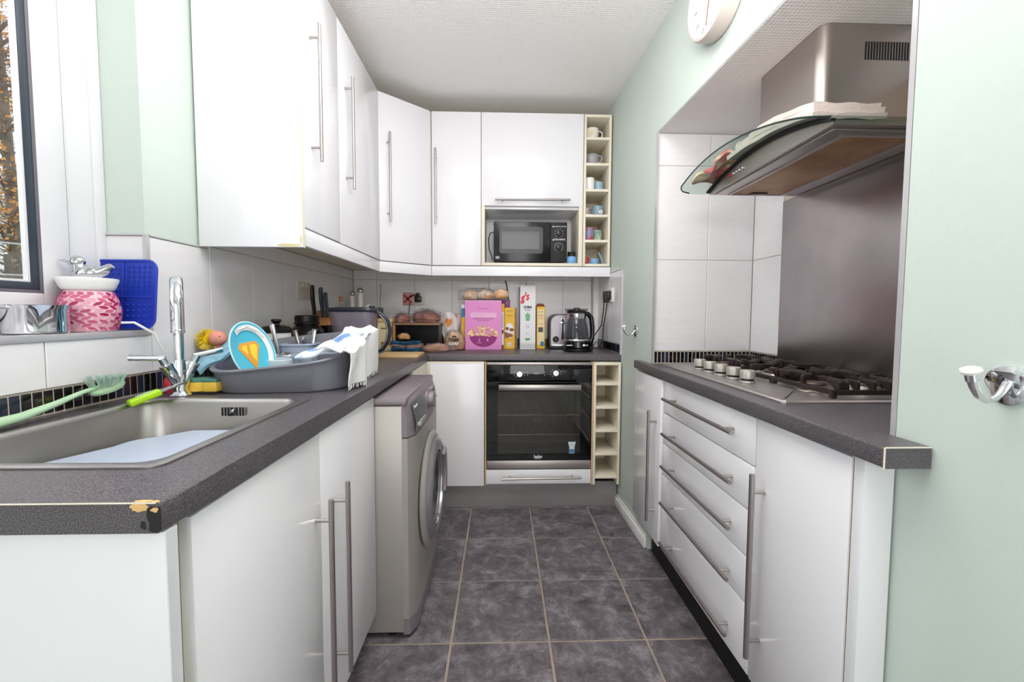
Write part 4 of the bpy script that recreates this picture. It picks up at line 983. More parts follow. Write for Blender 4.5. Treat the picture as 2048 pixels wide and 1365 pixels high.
# ---- dish drainer basin
def rimz(x, y): return .955+(x+.90)*.10+(y-1.20)*.17
bcx, bcy = -.672, 1.405
rz_ = Matrix.Translation((bcx, bcy, 0)) @ Matrix.Rotation(.10, 4, 'Z') @ Matrix.Translation((-bcx, -bcy, 0))
t = thing('dish_drainer', 'grey plastic oval dish drainer basin full of washed dishes', 'dish rack', (bcx, bcy, .9))
def lp(h, r, z, f=None): return [tuple(rz_ @ Vector(p)) for p in rrect(bcx, bcy, (.200)+h, .206+h, r, z, 9, f)]
b = MB(); b.loft([lp(-.016, .105, .9012), lp(-.012, .108, .906), lp(-.003, .118, -.010, rimz), lp(.003, .124, -.008, rimz), lp(.007, .128, -.001, rimz), lp(.003, .124, .003, rimz), lp(-.006, .116, .001, rimz), lp(-.009, .112, -.010, rimz), lp(-.018, .104, .914), lp(-.024, .10, .909)], True, True)
b.build('basin', 'tray_grey', t)
b = MB()
for k in range(9):
    x = bcx-.16+k*.036; b.box(x-.002, x+.002, bcy-.12, bcy+.05, .909, .938, .001)
b.build('plate_ribs', 'tray_grey', t)
# cutlery caddy: two pots, high one behind, low one in front
t = thing('cutlery_caddy', 'pale blue plastic cutlery caddy with stepped pots in the dish drainer', 'caddy', (-.76, 1.56, .912))
def pot(b, cx, cy, hx, hy, z0, z1, dz):
    f = lambda x, y: z1+dz*(x-cx)
    b.loft([rrect(cx, cy, hx-.006, hy-.006, .014, z0, 5), rrect(cx, cy, hx, hy, .018, -.004, 5, f), rrect(cx, cy, hx+.005, hy+.005, .022, -.003, 5, f), rrect(cx, cy, hx+.005, hy+.005, .022, .003, 5, f), rrect(cx, cy, hx-.002, hy-.002, .017, .003, 5, f), rrect(cx, cy, hx-.008, hy-.008, .012, z0+.003, 5)])
b = MB(); pot(b, -.752, 1.470, .043, .036, .912, .982, .0); b.build('front_pot', 'caddy_blue', t)
b = MB(); pot(b, -.738, 1.562, .058, .040, .912, 1.016, .02); b.build('rear_pot', 'caddy_blue', t)
def cutlery(label, base, top, kind, m='handle_steel', name=None):
    base, top = Vector(base), Vector(top); d = (top-base)
    o = MB()
    if kind == 'spoon_up':
        o.tube([base, base+d*.5, base+d*.75], lambda q: .0035, 8, flat=1.6); o.tube([base+d*.74, base+d*.80, base+d*.88, base+d*.96, top], lambda q: .003+.012*math.sin(PI*min(1, .08+q*.9)), 12, flat=.35)
    else:
        o.tube([base, base+d*.45, base+d*.8, base+d*.97, top], lambda q: .003+.0045*q, 10, flat=1.5)
    o = o.build(name or ('knife' if kind == 'knife' else 'spoon'), m); tag(origin_to(o, base), label, 'knife' if kind == 'knife' else 'spoon', 'cutlery in the drainer')
cutlery('upright clear-handled knife leaning left in the drainer', (-.770, 1.500, .925), (-.812, 1.515, 1.088), 'knife', 'chrome_dull')
cutlery('thin dark knife leaning beside the blue plate', (-.745, 1.462, .925), (-.815, 1.455, 1.070), 'knife', 'gasket_grey')
cutlery('tilted steel spoon handle in the rear pot of the caddy, left one', (-.720, 1.560, .93), (-.752, 1.555, 1.068), 'spoon', 'handle_steel')
cutlery('upright steel handle at the right end of the rear pot', (-.705, 1.565, .93), (-.690, 1.58, 1.072), 'spoon', 'chrome_dull')
cutlery('short steel spoon bowl in the middle of the rear pot', (-.725, 1.570, .93), (-.728, 1.575, 1.045), 'spoon_up', 'chrome_dull')
b = MB(); bmesh.ops.create_uvsphere(b.bm, u_segments=20, v_segments=12, radius=.022); b.xf(Matrix.Translation((-.742, 1.466, .984)) @ Matrix.Rotation(.5, 4, 'X') @ Matrix.Diagonal((1, .8, .35, 1)))
b.tube([(-.742, 1.470, .978), (-.748, 1.476, .93)], .003, 6); o = b.build('spoon', 'chrome'); tag(origin_to(o, (-.742, 1.466, .93)), 'steel serving spoon bowl resting in the low front pot', 'spoon', 'cutlery in the drainer')
# plate
t = thing('plate', 'bright blue plastic children\'s plate standing in the drainer, with an orange shield emblem', 'plate', (-.747, 1.295, .915))
pn = Vector((.93, -.10, .30)).normalized(); pu = Vector((-.17, -.05, .98)); pu = (pu-pn*pu.dot(pn)).normalized(); pv = pn.cross(pu).normalized()
pm = basis((-.760, 1.300, 1.011), pv*-1, pu, pn); pm = basis((-.760, 1.300, 1.011), pu.cross(pn).normalized(), pu, pn) @ Matrix.Scale(.93, 4)
MB().lathe([(.062, -.006), (.070, -.004), (.098, .007), (.101, .009), (.099, .011), (.092, .009), (.069, .0005), (.064, -.0015), (0, -.0015)], (0, 0, 0), 'z', 64, mtx=pm).build('plate_body', 'plate_blue', t)
MB().lathe([(.098, .009), (.102, .009), (.102, .0115), (.098, .0115)], (0, 0, 0), 'z', 64, mtx=pm, ring=True).build('plate_edge', 'plate_rim', t)
arc = []
for k in range(25): a = math.radians(-40+165*k/24); arc.append((.0905*math.cos(a), .0905*math.sin(a)))
for k in range(25): a = math.radians(125-165*k/24); arc.append((.0735*math.cos(a), .0735*math.sin(a)))
b = MB(); b.loft([[(x, y, .0012+(math.hypot(x, y)-.069)*.37+.0006) for x, y in arc], [(x, y, .0022+(math.hypot(x, y)-.069)*.37+.0006) for x, y in arc]]); b.xf(pm); b.build('white_arc', 'ceramic', t, smooth=False)
b = MB().prism([(-.050, .018), (-.036, .034), (.036, .034), (.050, .018), (0, -.062)], -.0014, -.0004); b.xf(pm); b.build('emblem', 'emblem_orange', t, smooth=False)
b = MB().prism([(-.036, .016), (-.028, .024), (-.010, .024), (-.018, -.006)], -.0005, .0002).prism([(.004, .024), (.030, .024), (.036, .014), (.010, -.034), (-.004, -.010)], -.0005, .0002); b.xf(pm); b.build('emblem_panels', 'emblem_yellow', t, smooth=False)
# mug with writing
def mug(name, label, x, y, z, r, h, m, group=None, hang=0., cat='mug', handle=True, taper=1., rim=None, belly=0.):
    t = thing(name, label, cat, (x, y, z), group=group)
    pr = [(r*.80*taper, 0), (r*.86*taper, .002), (r*(taper+(1-taper)*.4)+belly, h*.35), (r+belly*.4, h*.8), (r, h-.002), (r-.0015, h), (r-.003, h-.002), (r-.004, h*.5), (r*.75*taper, .006), (0, .005)]
    MB().lathe(pr, (x, y, z), 'z', 30).build('body', m, t)
    if handle:
        c = Vector((math.cos(hang), math.sin(hang), 0)); o = Vector((x, y, z))
        pts = [o+c*(r*.95)+Z*h*.82, o+c*(r+.010)+Z*h*.86, o+c*(r+.022)+Z*h*.72, o+c*(r+.024)+Z*h*.48, o+c*(r+.014)+Z*h*.24, o+c*(r*.93)+Z*h*.18]
        MB().tube(pts, .0042, 10).build('handle', m, t)
    return t
tm = mug('mug', 'pale blue mug with dark lettering, lying among the dishes in the drainer', -.722, 1.385, .912, .040, .068, 'mug_pale', 'mugs', 2.6)
text('mug_lettering', 'kiss', .020, Matrix.Translation((-.7215, 1.3445, .948)) @ Matrix.Rotation(.15, 4, 'Z') @ Matrix.Rotation(PI/2, 4, 'X'), 'print_black', tm)
# cloths
def smooth(a): a = max(0, min(1, a)); return a*a*(3-2*a)
def cl1(u, v):
    x = -.615+.145*u; y = 1.262+.25*v
    z = rimz(x, y)+.006+.005*math.sin(5*u+2)*math.sin(4*v+1)+.003*math.sin(13*u+9*v)+.022*math.exp(-((u-.75)**2+(v-.6)**2)*5)-.012*math.exp(-((u-.1)**2)*30)
    return (x, y, z)
o = MB().sheet(cl1, 30, 26, .004).build('tea_towel', 'cloth_blue'); tag(origin_to(o, (-.58, 1.36, 1.0)), 'blue and white patterned tea towel spread over the right half of the drainer', 'tea towel')
def cl2(u, v):
    # u along the rim, v from inside over the rim and down the outside
    yy = 1.235+.34*u; xr = -.452-.02*smooth(u*1.3-.3)
    s = v*.24
    if s < .075: x = xr-.085+s*.99; z = rimz(-.48, yy)+.018+.008*math.sin(9*u+14*v)
    elif s < .10: a = (s-.075)/.025; x = xr-.011+.018*a; z = rimz(-.48, yy)+.018-.006*a*a
    else: x = xr+.007+.006*math.sin(14*u+3*v)+.014*math.sin(7*u); z = rimz(-.48, yy)+.012; z += ((.9065+.016*abs(math.sin(8*u+.4)))-z)*((s-.10)/.14)
    return (x, yy+.012*math.sin(9*v)*(u-.5), z+.003*math.sin(25*u+7*v))
b = MB(); b.sheet(cl2, 56, 30, .004)
random.seed(9)
for k in range(46):
    u = k/45; p = Vector(cl2(u, 1.)); b.tube([p, p+Vector((random.uniform(-.002, .003), random.uniform(-.004, .004), -.010-random.random()*.005))], .0011, 4)
o = b.build('dish_cloth', 'cloth_white'); tag(origin_to(o, (-.46, 1.34, 1.0)), 'white fringed cloth hanging over the right end of the drainer', 'cloth')
def cl3(u, v):
    x = -.935+.075*v+.02*u; y = 1.29+.13*v-.035*u; 
    return (x, y, .950+.085*smooth(v*1.1)+.004*math.sin(18*u+11*v)+.01*math.sin(4*u))
def cl3b(u, v):
    a = Vector((-.900, 1.262, .958)); c = Vector((-.880, 1.43, 1.030)); p = a+(c-a)*v; w_ = Vector((.030, -.030, -.004))*(u-.5)*2.3
    return tuple(p+w_+Vector((0, 0, .006*math.sin(9*v)+.010*math.cos((u-.5)*3))))
o = MB().sheet(cl3b, 14, 26, .010).build('microfibre_cloth', 'cloth_aqua'); tag(origin_to(o, (-.90, 1.34, 1.0)), 'aqua fluffy cloth draped over the left rim of the drainer', 'cloth')
# water drops on the worktop in front of the drainer
b = MB(); random.seed(21)
for k in range(26):
    x = random.uniform(-.78, -.50); y = 1.145+.045*random.random(); r = random.uniform(.002, .0055)
    b.lathe([(r, 0), (r*.8, r*.22), (0, r*.3)], (x, y, .9002), 'z', 10)
o = b.build('water_drops', 'window_glass'); o['kind'] = 'stuff'; tag(o, 'scattered water drops on the worktop in front of the drainer', 'water')

# ---- things on the window sill
zs = 1.0805
t = thing('wax_warmer', 'pink mosaic wax warmer with a white dish, on the window sill', 'wax warmer', (-1.070, 1.085, zs))
wx, wy = -1.060, 1.118; k_ = .81
prof = [(.060, 0), (.066, .004), (.074, .030), (.076, .050), (.070, .076), (.058, .094), (.052, .099), (0, .099)]
prof = [(r*k_, h*1.08) for r, h in prof]
MB().lathe([(.040, 0), (.044, .003)]+prof, (wx, wy, zs), 'z', 48).build('body', 'warmer_pink', t)
def rad(h):
    h = min(h, prof[-3][1])
    for (r0, h0), (r1, h1) in zip(prof, prof[1:]):
        if h0 <= h <= h1 and h1 > h0: return r0+(r1-r0)*(h-h0)/(h1-h0)
    return prof[-2][0]
random.seed(14); bs = {k: MB() for k in ('petal_a', 'petal_b', 'petal_c')}
for j, h in enumerate((.008, .017, .026, .035, .044, .053, .062, .071, .080, .089, .097)):
    nn_ = 17
    for k in range(nn_):
        a = 2*PI*(k+.5*(j % 2))/nn_; lt = .0102 if h < .09 else .007; wd = .0042; tl_ = random.uniform(.15, .5)*(1 if j % 2 else -1)
        P = []
        for q in range(8):
            s_ = 2*PI*q/8; uu = lt*math.cos(s_); vv = wd*math.sin(s_)*abs(math.sin(s_))**.3
            du, dv = uu*math.cos(tl_)-vv*math.sin(tl_), uu*math.sin(tl_)+vv*math.cos(tl_)
            hh = h+dv; R = rad(hh); aa = a+du/R; P.append((hh, aa, R))
        key = random.choice(['petal_a', 'petal_a', 'petal_b', 'petal_c'])
        bs[key].loft([[(wx+(R-.0004)*math.cos(aa), wy+(R-.0004)*math.sin(aa), zs+hh) for hh, aa, R in P], [(wx+(R+.0012)*math.cos(aa), wy+(R+.0012)*math.sin(aa), zs+hh) for hh, aa, R in P]])
for k, bb in bs.items(): o = bb.build('mosaic_petals', k, t, smooth=False); o['kind'] = 'stuff'
MB().lathe([(.048, .106), (.051, .109), (.053, .113), (.0595, .130), (.060, .136), (.056, .137), (.046, .122), (0, .121)], (wx, wy, zs), 'z', 44).build('wax_dish', 'ceramic', t)
MB().tube([(wx+.045, wy+.035, zs+.022), (-1.0, 1.178, zs+.022), (-.968, 1.205, zs-.01), (-.960, 1.22, 1.02), (-.958, 1.235, .96), (-.960, 1.238, .905)], .0034, 8).build('cable', 'white_plastic', t)
# chrome bird: one lofted body from tail to beak
t = thing('bird_ornament', 'small shiny silver bird ornament sitting on the wax warmer dish', 'ornament', (wx, wy, zs+.12))
b = MB(); o_ = Vector((wx-.002, wy, zs+.132))
bb = MB(); bmesh.ops.create_uvsphere(bb.bm, u_segments=26, v_segments=16, radius=1); bb.xf(Matrix.Translation(o_+Vector((.002, 0, .017))) @ Matrix.Rotation(-.12, 4, 'Y') @ Matrix.Diagonal((.035, .024, .019, 1))); b.merge(bb.bm)
bb = MB(); bmesh.ops.create_uvsphere(bb.bm, u_segments=24, v_segments=14, radius=.0165); bb.xf(Matrix.Translation(o_+Vector((-.018, -.006, .046))) @ Matrix.Diagonal((1.1, .95, .95, 1))); b.merge(bb.bm)
b.tube([o_+Vector((-.014, -.004, .022)), o_+Vector((-.016, -.005, .036)), o_+Vector((-.018, -.006, .044))], lambda q: .0165-.005*q, 18)
b.tube([o_+Vector((-.026, -.009, .047)), o_+Vector((-.038, -.013, .048)), o_+Vector((-.052, -.018, .049))], lambda q: .0085-.0078*q, 12)
b.tube([o_+Vector((.020, .003, .019)), o_+Vector((.034, .007, .024)), o_+Vector((.046, .011, .033)), o_+Vector((.052, .013, .038))], lambda q: .015-.008*q, 14, flat=1.3)
b.build('body', 'chrome_dull', t)
b = MB()
for s_ in (-1, 1):
    bb = MB(); bmesh.ops.create_uvsphere(bb.bm, u_segments=8, v_segments=6, radius=.0024); bb.xf(Matrix.Translation(o_+Vector((-.026, -.006+s_*.0135, .050)))); b.merge(bb.bm)
b.build('eyes', 'chrome', t)
# blue lick mat leaning against the reveal
t = thing('lick_mat', 'bright blue square silicone lick mat leaning behind the wax warmer', 'mat', (-1.09, 1.21, zs))
mm_ = basis((-1.055, 1.213, zs+.003+.097), X, Vector((0, .10, .995)).normalized(), Vector((0, -.995, .10)).normalized())
b = MB(); b.loft([rrect(0, 0, .092, .097, .028, 0, 8), rrect(0, 0, .093, .098, .028, .004, 8), rrect(0, 0, .091, .096, .028, .006, 8), rrect(0, 0, .087, .092, .026, .006, 8), rrect(0, 0, .086, .091, .025, .003, 8)]); b.xf(mm_); b.build('mat_base', 'mat_blue', t)
b = MB(); b.box(-.002, .002, -.09, .09, .003, .0055, .0005).box(-.085, .085, -.010, -.006, .003, .0055, .0005); b.xf(mm_); b.build('dividers', 'mat_blue', t)
b = MB()
for i in range(5):
    for j in range(6):
        x = .014+i*.0145; y = .008+j*.0135
        for k in range(5):
            a = 2*PI*k/5+i; b.lathe([(.0016, 0), (.0013, .0016), (0, .002)], (x+.0035*math.cos(a), y+.0035*math.sin(a), .003), 'z', 5)
for i in range(5):
    for j in range(5):
        for (x0_, y0_) in ((.010, -.085), (-.080, -.085), (-.080, .004)): b.lathe([(.004, 0), (.003, .002), (0, .0028)], (x0_+.004+i*.0155, y0_+.008+j*.0155, .003), 'z', 6)
b.xf(mm_); o = b.build('raised_pattern', 'mat_blue', t); o['kind'] = 'stuff'
# pan
t = thing('saucepan', 'small polished steel saucepan on the window sill, left of the wax warmer', 'saucepan', (-1.085, .955, zs))
MB().lathe([(.048, 0), (.053, .003), (.054, .008), (.054, .055), (.060, .064), (.0605, .066), (.058, .066), (.052, .056), (.051, .006), (0, .004)], (-1.058, .990, zs), 'z', 44).build('pan_body', 'chrome', t)
MB().tube([(-1.058, .938, zs+.060), (-1.058, .90, zs+.062), (-1.055, .83, zs+.070), (-1.05, .74, zs+.072)], .0045, 10, flat=2.).build('handle', 'chrome_dull', t)
t = MB().tube([(-1.035, .835, zs+.014), (-1.035, .845, zs+.030), (-1.035, .853, zs+.046)], lambda q: .004+.014*math.sin(PI*min(1, .15+q*.8)), 16); t.tube([(-1.035, .84, zs+.016), (-1.045, .72, zs+.010)], .004, 8)
o = t.build('ladle', 'chrome'); tag(origin_to(o, (-1.035, .84, zs+.012)), 'shiny steel ladle lying on the window sill left of the saucepan', 'ladle')
# ================================================================ BACK CORNER OF THE WORKTOP
ZT = .9002
# canister, jar
t = thing('canister', 'white ceramic canister with a black knobbed lid behind the drainer', 'canister', (-.925, 1.78, .9))
x, y = -.935, 1.78
MB().lathe([(.050, 0), (.054, .004), (.055, .150), (.052, .156), (0, .156)], (x, y, ZT), 'z', 36).build('body', 'ceramic', t)
MB().lathe([(.058, .148), (.059, .160), (.050, .172), (.030, .178), (.012, .180), (.011, .186), (.020, .196), (.018, .204), (0, .206)], (x, y, ZT), 'z', 36).build('lid', 'black_plastic', t)
MB().box(x-.012, x+.034, y-.0565, y-.054, ZT+.08, ZT+.11).build('label_plate', 'print_grey', t, smooth=False)
t = thing('storage_jar', 'large smoky black storage jar with a ridged screw lid', 'jar', (-.905, 1.965, .9)); x, y = -.893, 1.965
MB().lathe([(.070, 0), (.078, .006), (.080, .03), (.080, .125), (.074, .150), (.055, .168), (.047, .172), (.045, .180), (0, .180)], (x, y, ZT), 'z', 40).build('body', 'smoke_plastic', t)
b = MB().lathe([(.052, .176), (.054, .180), (.054, .188), (.050, .192), (.050, .216), (.047, .220), (0, .220)], (x, y, ZT), 'z', 40)
for k in range(30): a = 2*PI*k/30; b.box(-.0015, .0015, -.0015, .0015, .194, .214, mtx=Matrix.Translation((x+.050*math.cos(a), y+.050*math.sin(a), ZT)) @ Matrix.Rotation(a, 4, 'Z'))
b.build('lid', 'black_plastic', t)
MB().lathe([(.060, 0), (.068, .006), (.068, .10), (0, .10)], (x, y, ZT+.006), 'z', 24).build('contents', 'black_matte', t)
# knife block
t = thing('knife_block', 'slanted wooden knife block in the corner', 'knife block', (-.93, 2.22, .9))
b = MB().prism([(2.10, ZT+.001), (2.345, ZT+.001), (2.345, ZT+.195), (2.29, ZT+.245), (2.10, ZT+.170)], -.985, -.868, 'x', .003); b.build('block', 'wood', t)
MB().box(-.986, -.867, 2.0935, 2.0985, ZT+.001, ZT+.150, .001).build('front_face', 'black_plastic', t)
for k, (x_, y_, zt) in enumerate(((-.958, 2.185, 1.272), (-.918, 2.19, 1.262), (-.893, 2.185, 1.236))):
    zb_ = 1.118; b = MB()
    b.tube([(x_, y_+.01, zb_-.01), (x_, y_+.006, zb_+.03), (x_-.002, y_-.002, zb_+.08), (x_-.001, y_-.008, zt-.022), (x_+.001, y_-.010, zt-.004), (x_+.001, y_-.010, zt)], lambda q: .010+.0035*math.sin(PI*q) if q < .95 else .004, 12, flat=.75)
    o = b.build('knife', 'gasket' if k else 'black_plastic'); tag(origin_to(o, (x_, y_, zb_)), ['left of three black-handled knives in the block, the tallest', 'middle black-handled knife in the block', 'right black-handled knife in the block, the shortest'][k], 'knife', 'knives in the block')
t = thing('utensil_pot', 'plain black cylindrical pot in front of the knife block', 'pot', (-.835, 2.05, .9)); x, y = -.836, 2.087
MB().lathe([(.040, 0), (.044, .004), (.045, .164), (.046, .170), (.041, .170), (.040, .01), (0, .008)], (x, y, ZT), 'z', 32).build('body', 'black_plastic', t)
# filter jug
t = thing('filter_jug', 'clear water filter jug with grey lid and curved handle', 'jug', (-.66, 1.96, .9)); jx, jy = -.665, 1.95
def jl(hx, hy, r, z, dx=0.): return rrect(jx+dx, jy, hx, hy, r, z, 6)
b = MB(); b.loft([jl(.072, .048, .03, ZT), jl(.078, .050, .032, ZT+.01), jl(.094, .056, .036, ZT+.150, -.004), jl(.104, .062, .04, ZT+.238, -.008), jl(.102, .060, .039, ZT+.238, -.008), jl(.091, .053, .034, ZT+.150, -.004), jl(.074, .046, .03, ZT+.008)], True, True)
b.build('jug_body', 'jug_plastic', t)
b = MB(); b.loft([jl(.046, .034, .02, ZT+.05, .01), jl(.050, .036, .02, ZT+.092, .01), jl(.072, .046, .03, ZT+.120, .002), jl(.096, .056, .036, ZT+.234, -.008)], True, True); b.build('filter_funnel', 'jug_inner', t)
b = MB(); b.loft([jl(.106, .064, .042, ZT+.236, -.008), jl(.108, .066, .043, ZT+.244, -.008), jl(.104, .060, .04, ZT+.254, -.008), jl(.06, .035, .02, ZT+.258, 0)], True, True); b.build('lid', 'jug_lid', t)
MB().lathe([(.012, .0), (.014, .004), (.010, .010), (0, .011)], (jx+.075, jy, ZT+.255), 'z', 16).build('lid_button', 'jug_lid', t)
hp_ = [(jx+.094, jy, ZT+.236), (jx+.118, jy, ZT+.226), (jx+.146, jy, ZT+.195), (jx+.156, jy, ZT+.150), (jx+.148, jy, ZT+.105), (jx+.122, jy, ZT+.066), (jx+.088, jy, ZT+.050)]
MB().tube(hp_, .0085, 12, flat=1.3).build('handle', 'jug_lid', t); MB().tube([Vector(p)+Vector((-.010, 0, 0)) for p in hp_], .006, 10, flat=1.6).build('handle_inlay', 'washer_ring', t)
# tall spice rack with mills on it
t = thing('spice_rack', 'cream wooden rack box behind the filter jug, mills standing on it', 'rack', (-.84, 2.66, .9))
MB().box(-.985, -.672, 2.60, 2.74, ZT, 1.075, .002).build('box', 'cream_box', t)
MB().box(-.990, -.668, 2.595, 2.745, 1.075, 1.098, .002).build('top_board', 'wood_light', t)
MB().box(-.735, -.668, 2.596, 2.600, .935, .955).box(-.735, -.668, 2.5965, 2.600, 1.035, 1.042).build('printed_band', 'wood_top', t, smooth=False)
def mill(x, y, h, r, label):
    t = thing('pepper_mill', label, 'mill', (x, y, 1.098), group='salt and pepper mills')
    MB().lathe([(r, 0), (r*1.02, .004), (r*.92, h*.4), (r*.95, h-.03), (r*.6, h-.028), (0, h-.028)], (x, y, 1.0985), 'z', 26).build('body', 'mug_cream', t)
    b = MB(); bmesh.ops.create_uvsphere(b.bm, u_segments=22, v_segments=14, radius=r*1.12); b.xf(Matrix.Translation((x, y, 1.0985+h-r*1.1))); b.build('metal_ball', 'chrome_dull', t)
mill(-.926, 2.66, .170, .0165, 'shorter cream mill with a dark metal ball top')
mill(-.872, 2.645, .190, .0185, 'taller white mill with a shiny metal ball top')
t = thing('oil_bottle', 'squat glass bottle with a cork stopper behind the filter jug', 'bottle', (-.935, 2.46, .9))
MB().lathe([(.036, 0), (.040, .005), (.040, .22), (.034, .255), (.014, .278), (.011, .29), (.011, .305), (0, .305)], (-.925, 2.47, ZT), 'z', 28).build('glass_body', 'film', t)
MB().lathe([(.010, .298), (.0115, .325), (0, .326)], (-.925, 2.47, ZT), 'z', 16).build('cork', 'wood', t)
t = thing('radio', 'small dark radio with a raised aerial, mostly hidden behind the jug', 'radio', (-.78, 2.67, 1.098))
MB().box(-.835, -.745, 2.65, 2.70, 1.0985, 1.165, .006).build('body', 'black_plastic', t)
MB().tube([(-.757, 2.66, 1.16), (-.7535, 2.66, 1.235), (-.750, 2.66, 1.304)], .0016, 6).lathe([(.0035, 0), (.0035, .006), (0, .006)], (-.750, 2.66, 1.302), 'z', 8).build('aerial', 'gasket', t)
o = MB().tube([(-.845, 2.615, 1.110), (-.838, 2.62, 1.16), (-.815, 2.62, 1.178), (-.785, 2.62, 1.166), (-.772, 2.62, 1.12)], .011, 12).build('garlic_press', 'ceramic'); tag(origin_to(o, (-.81, 2.62, 1.1)), 'white curved plastic utensil lying right of the taller mill', 'utensil')
# wooden chopping board at the corner
o = MB().box(-.635, -.425, 2.155, 2.345, ZT, ZT+.018, .004).build('chopping_board', 'wood_light'); tag(origin_to(o, (-.53, 2.25, .9)), 'light wooden chopping board lying at the worktop corner', 'chopping board')
# bread bin
t = thing('bread_bin', 'open-fronted black bread bin with a wooden top in the corner', 'bread bin', (-.53, 2.74, .9))
x0, x1, y0, y1 = -.660, -.380, 2.60, 2.86
MB().box(x0, x0+.006, y0, y1, ZT, 1.058).box(x1-.006, x1, y0, y1, ZT, 1.058).box(x0, x1, y1-.006, y1, ZT, 1.058).box(x0, x1, y0, y1, ZT, ZT+.006).build('casing', 'black_plastic', t, smooth=False)
MB().box(x0-.004, x1+.004, y0-.006, y1, 1.058, 1.070, .002).build('wooden_top', 'wood_top', t)
MB().box(x0-.002, x0+.012, y0-.002, y0+.004, ZT, 1.058).build('wood_edge', 'wood', t, smooth=False)
def blob(b, c, r, seed=0, n=24, amp=.08, fr=6.):
    bb = MB(); bmesh.ops.create_uvsphere(bb.bm, u_segments=n, v_segments=n*2//3, radius=1)
    random.seed(seed); ph = [random.uniform(0, 6) for _ in range(6)]
    for v in bb.bm.verts:
        p = v.co; k = 1+amp*(math.sin(fr*p.x+ph[0])*math.sin(fr*.8*p.y+ph[1])+.6*math.sin(fr*1.9*p.z+ph[2]+2*p.x))
        z = p.z*r[2]*k
        if p.z < -.55: z = -r[2]*.55-(-.55-p.z)*r[2]*.1
        v.co = Vector((p.x*r[0]*k, p.y*r[1]*k, z))+Vector(c)
    return b.merge(bb.bm)
def food(name, label, cat, c, r, m, seed, bag='film', bagk=1.12, group=None, neck=None):
    zb = c[2]; cc = (c[0], c[1], zb+r[2]*.62)
    if m is None: return None
    t = thing(name, label, cat, (c[0], c[1], zb), group=group)
    blob(MB(), cc, r, seed).build('loaf', m, t)
    if bag:
        b = MB(); blob(b, (cc[0], cc[1], zb+r[2]*bagk*.62), (r[0]*bagk, r[1]*bagk, r[2]*bagk), seed+1, 30, .10, 9.)
        if neck: b.tube([Vector(cc)+Vector(n_) for n_ in neck], lambda q: .010+.010*q, 10)
        b.build('plastic_bag', bag, t)
    return t
food('bagged_loaf', 'dark brown loaf in a shiny clear bag, right one on top of the bread bin', 'bread', (-.475, 2.70, 1.071), (.088, .055, .050), 'bread_dark', 4, group='loaves on the bread bin')
food('bagged_loaf', 'small reddish brown loaf, left one on top of the bread bin', 'bread', (-.628, 2.70, 1.071), (.050, .045, .038), 'bread_dark', 9, group='loaves on the bread bin')
food('bread_roll', 'golden roll lying inside the bread bin', 'bread', (-.610, 2.665, ZT+.064), (.042, .040, .026), 'bread', 12, None)
# oven gloves folded
t = thing('oven_gloves', 'folded teal and floral oven gloves in front of the bread bin', 'oven gloves', (-.55, 2.54, .9))
for k, (m_, z0, dx_) in enumerate((('teal_fabric', .012, 0.), ('floral', .030, .006), ('teal_fabric', .048, -.004))):
    def f(u, v, z0=z0, dx_=dx_, k=k):
        return (-.648+dx_+.170*u, 2.50+.085*v, ZT+z0+.008+.004*math.sin(7*u+k)+.003*math.sin(5*v+2*u)-.008*abs(2*v-1)**3)
    MB().sheet(f, 18, 8, .017).build('glove_layer', m_, t)
food('bagged_rolls', 'long brown rolls in a clear bag lying in front of the loaf', 'bread', (-.385, 2.53, ZT), (.078, .036, .030), 'sausage', 31, neck=[(.075, 0, .0), (.105, -.01, .006)])
t = food('bagged_loaf', 'round loaf in a bag printed TIGER LOAF, left of the pink cereal box', 'bread', (-.292, 2.645, ZT), (.060, .045, .072), 'bread', 44)
text('loaf_lettering', 'TIGER', .026, face_y(-.290, 2.587, .968), 'print_black', t, bold=.0012); text('loaf_lettering', 'LOAF', .024, face_y(-.290, 2.587, .944), 'print_white', t, bold=.0012)
MB().prism([(-.305, .984), (-.271, .984), (-.278, .996), (-.288, .990), (-.288, 1.002), (-.296, .990)], 2.587, 2.5885, 'y').build('crown_print', 'print_black', t, smooth=False)
def bagtop(u, v):
    return (-.365+.085*u+.008*math.sin(8*v), 2.66+.01*math.sin(6*u), 1.025+.105*v+.012*math.sin(5*u))
o = MB().sheet(bagtop, 12, 12, .018)
o = o.build('bread_bag', 'film'); 
t = thing('snack_bag', 'crumpled white and orange bag leaning behind the round loaf', 'bag', (-.33, 2.76, .9))
def sb(u, v): return (-.375+.10*u+.006*math.sin(9*v), 2.745+.012*math.sin(7*u+3*v), ZT+.004+.225*v+.010*math.sin(6*u)*v)
bpy.data.objects.remove(o)
MB().sheet(sb, 14, 16, .020).build('bag_body', mat('snack_bag', (226, 218, 220), .35, var=.5, vscale=16, col2=(216, 138, 60), ramp=(.44, .5)), t)
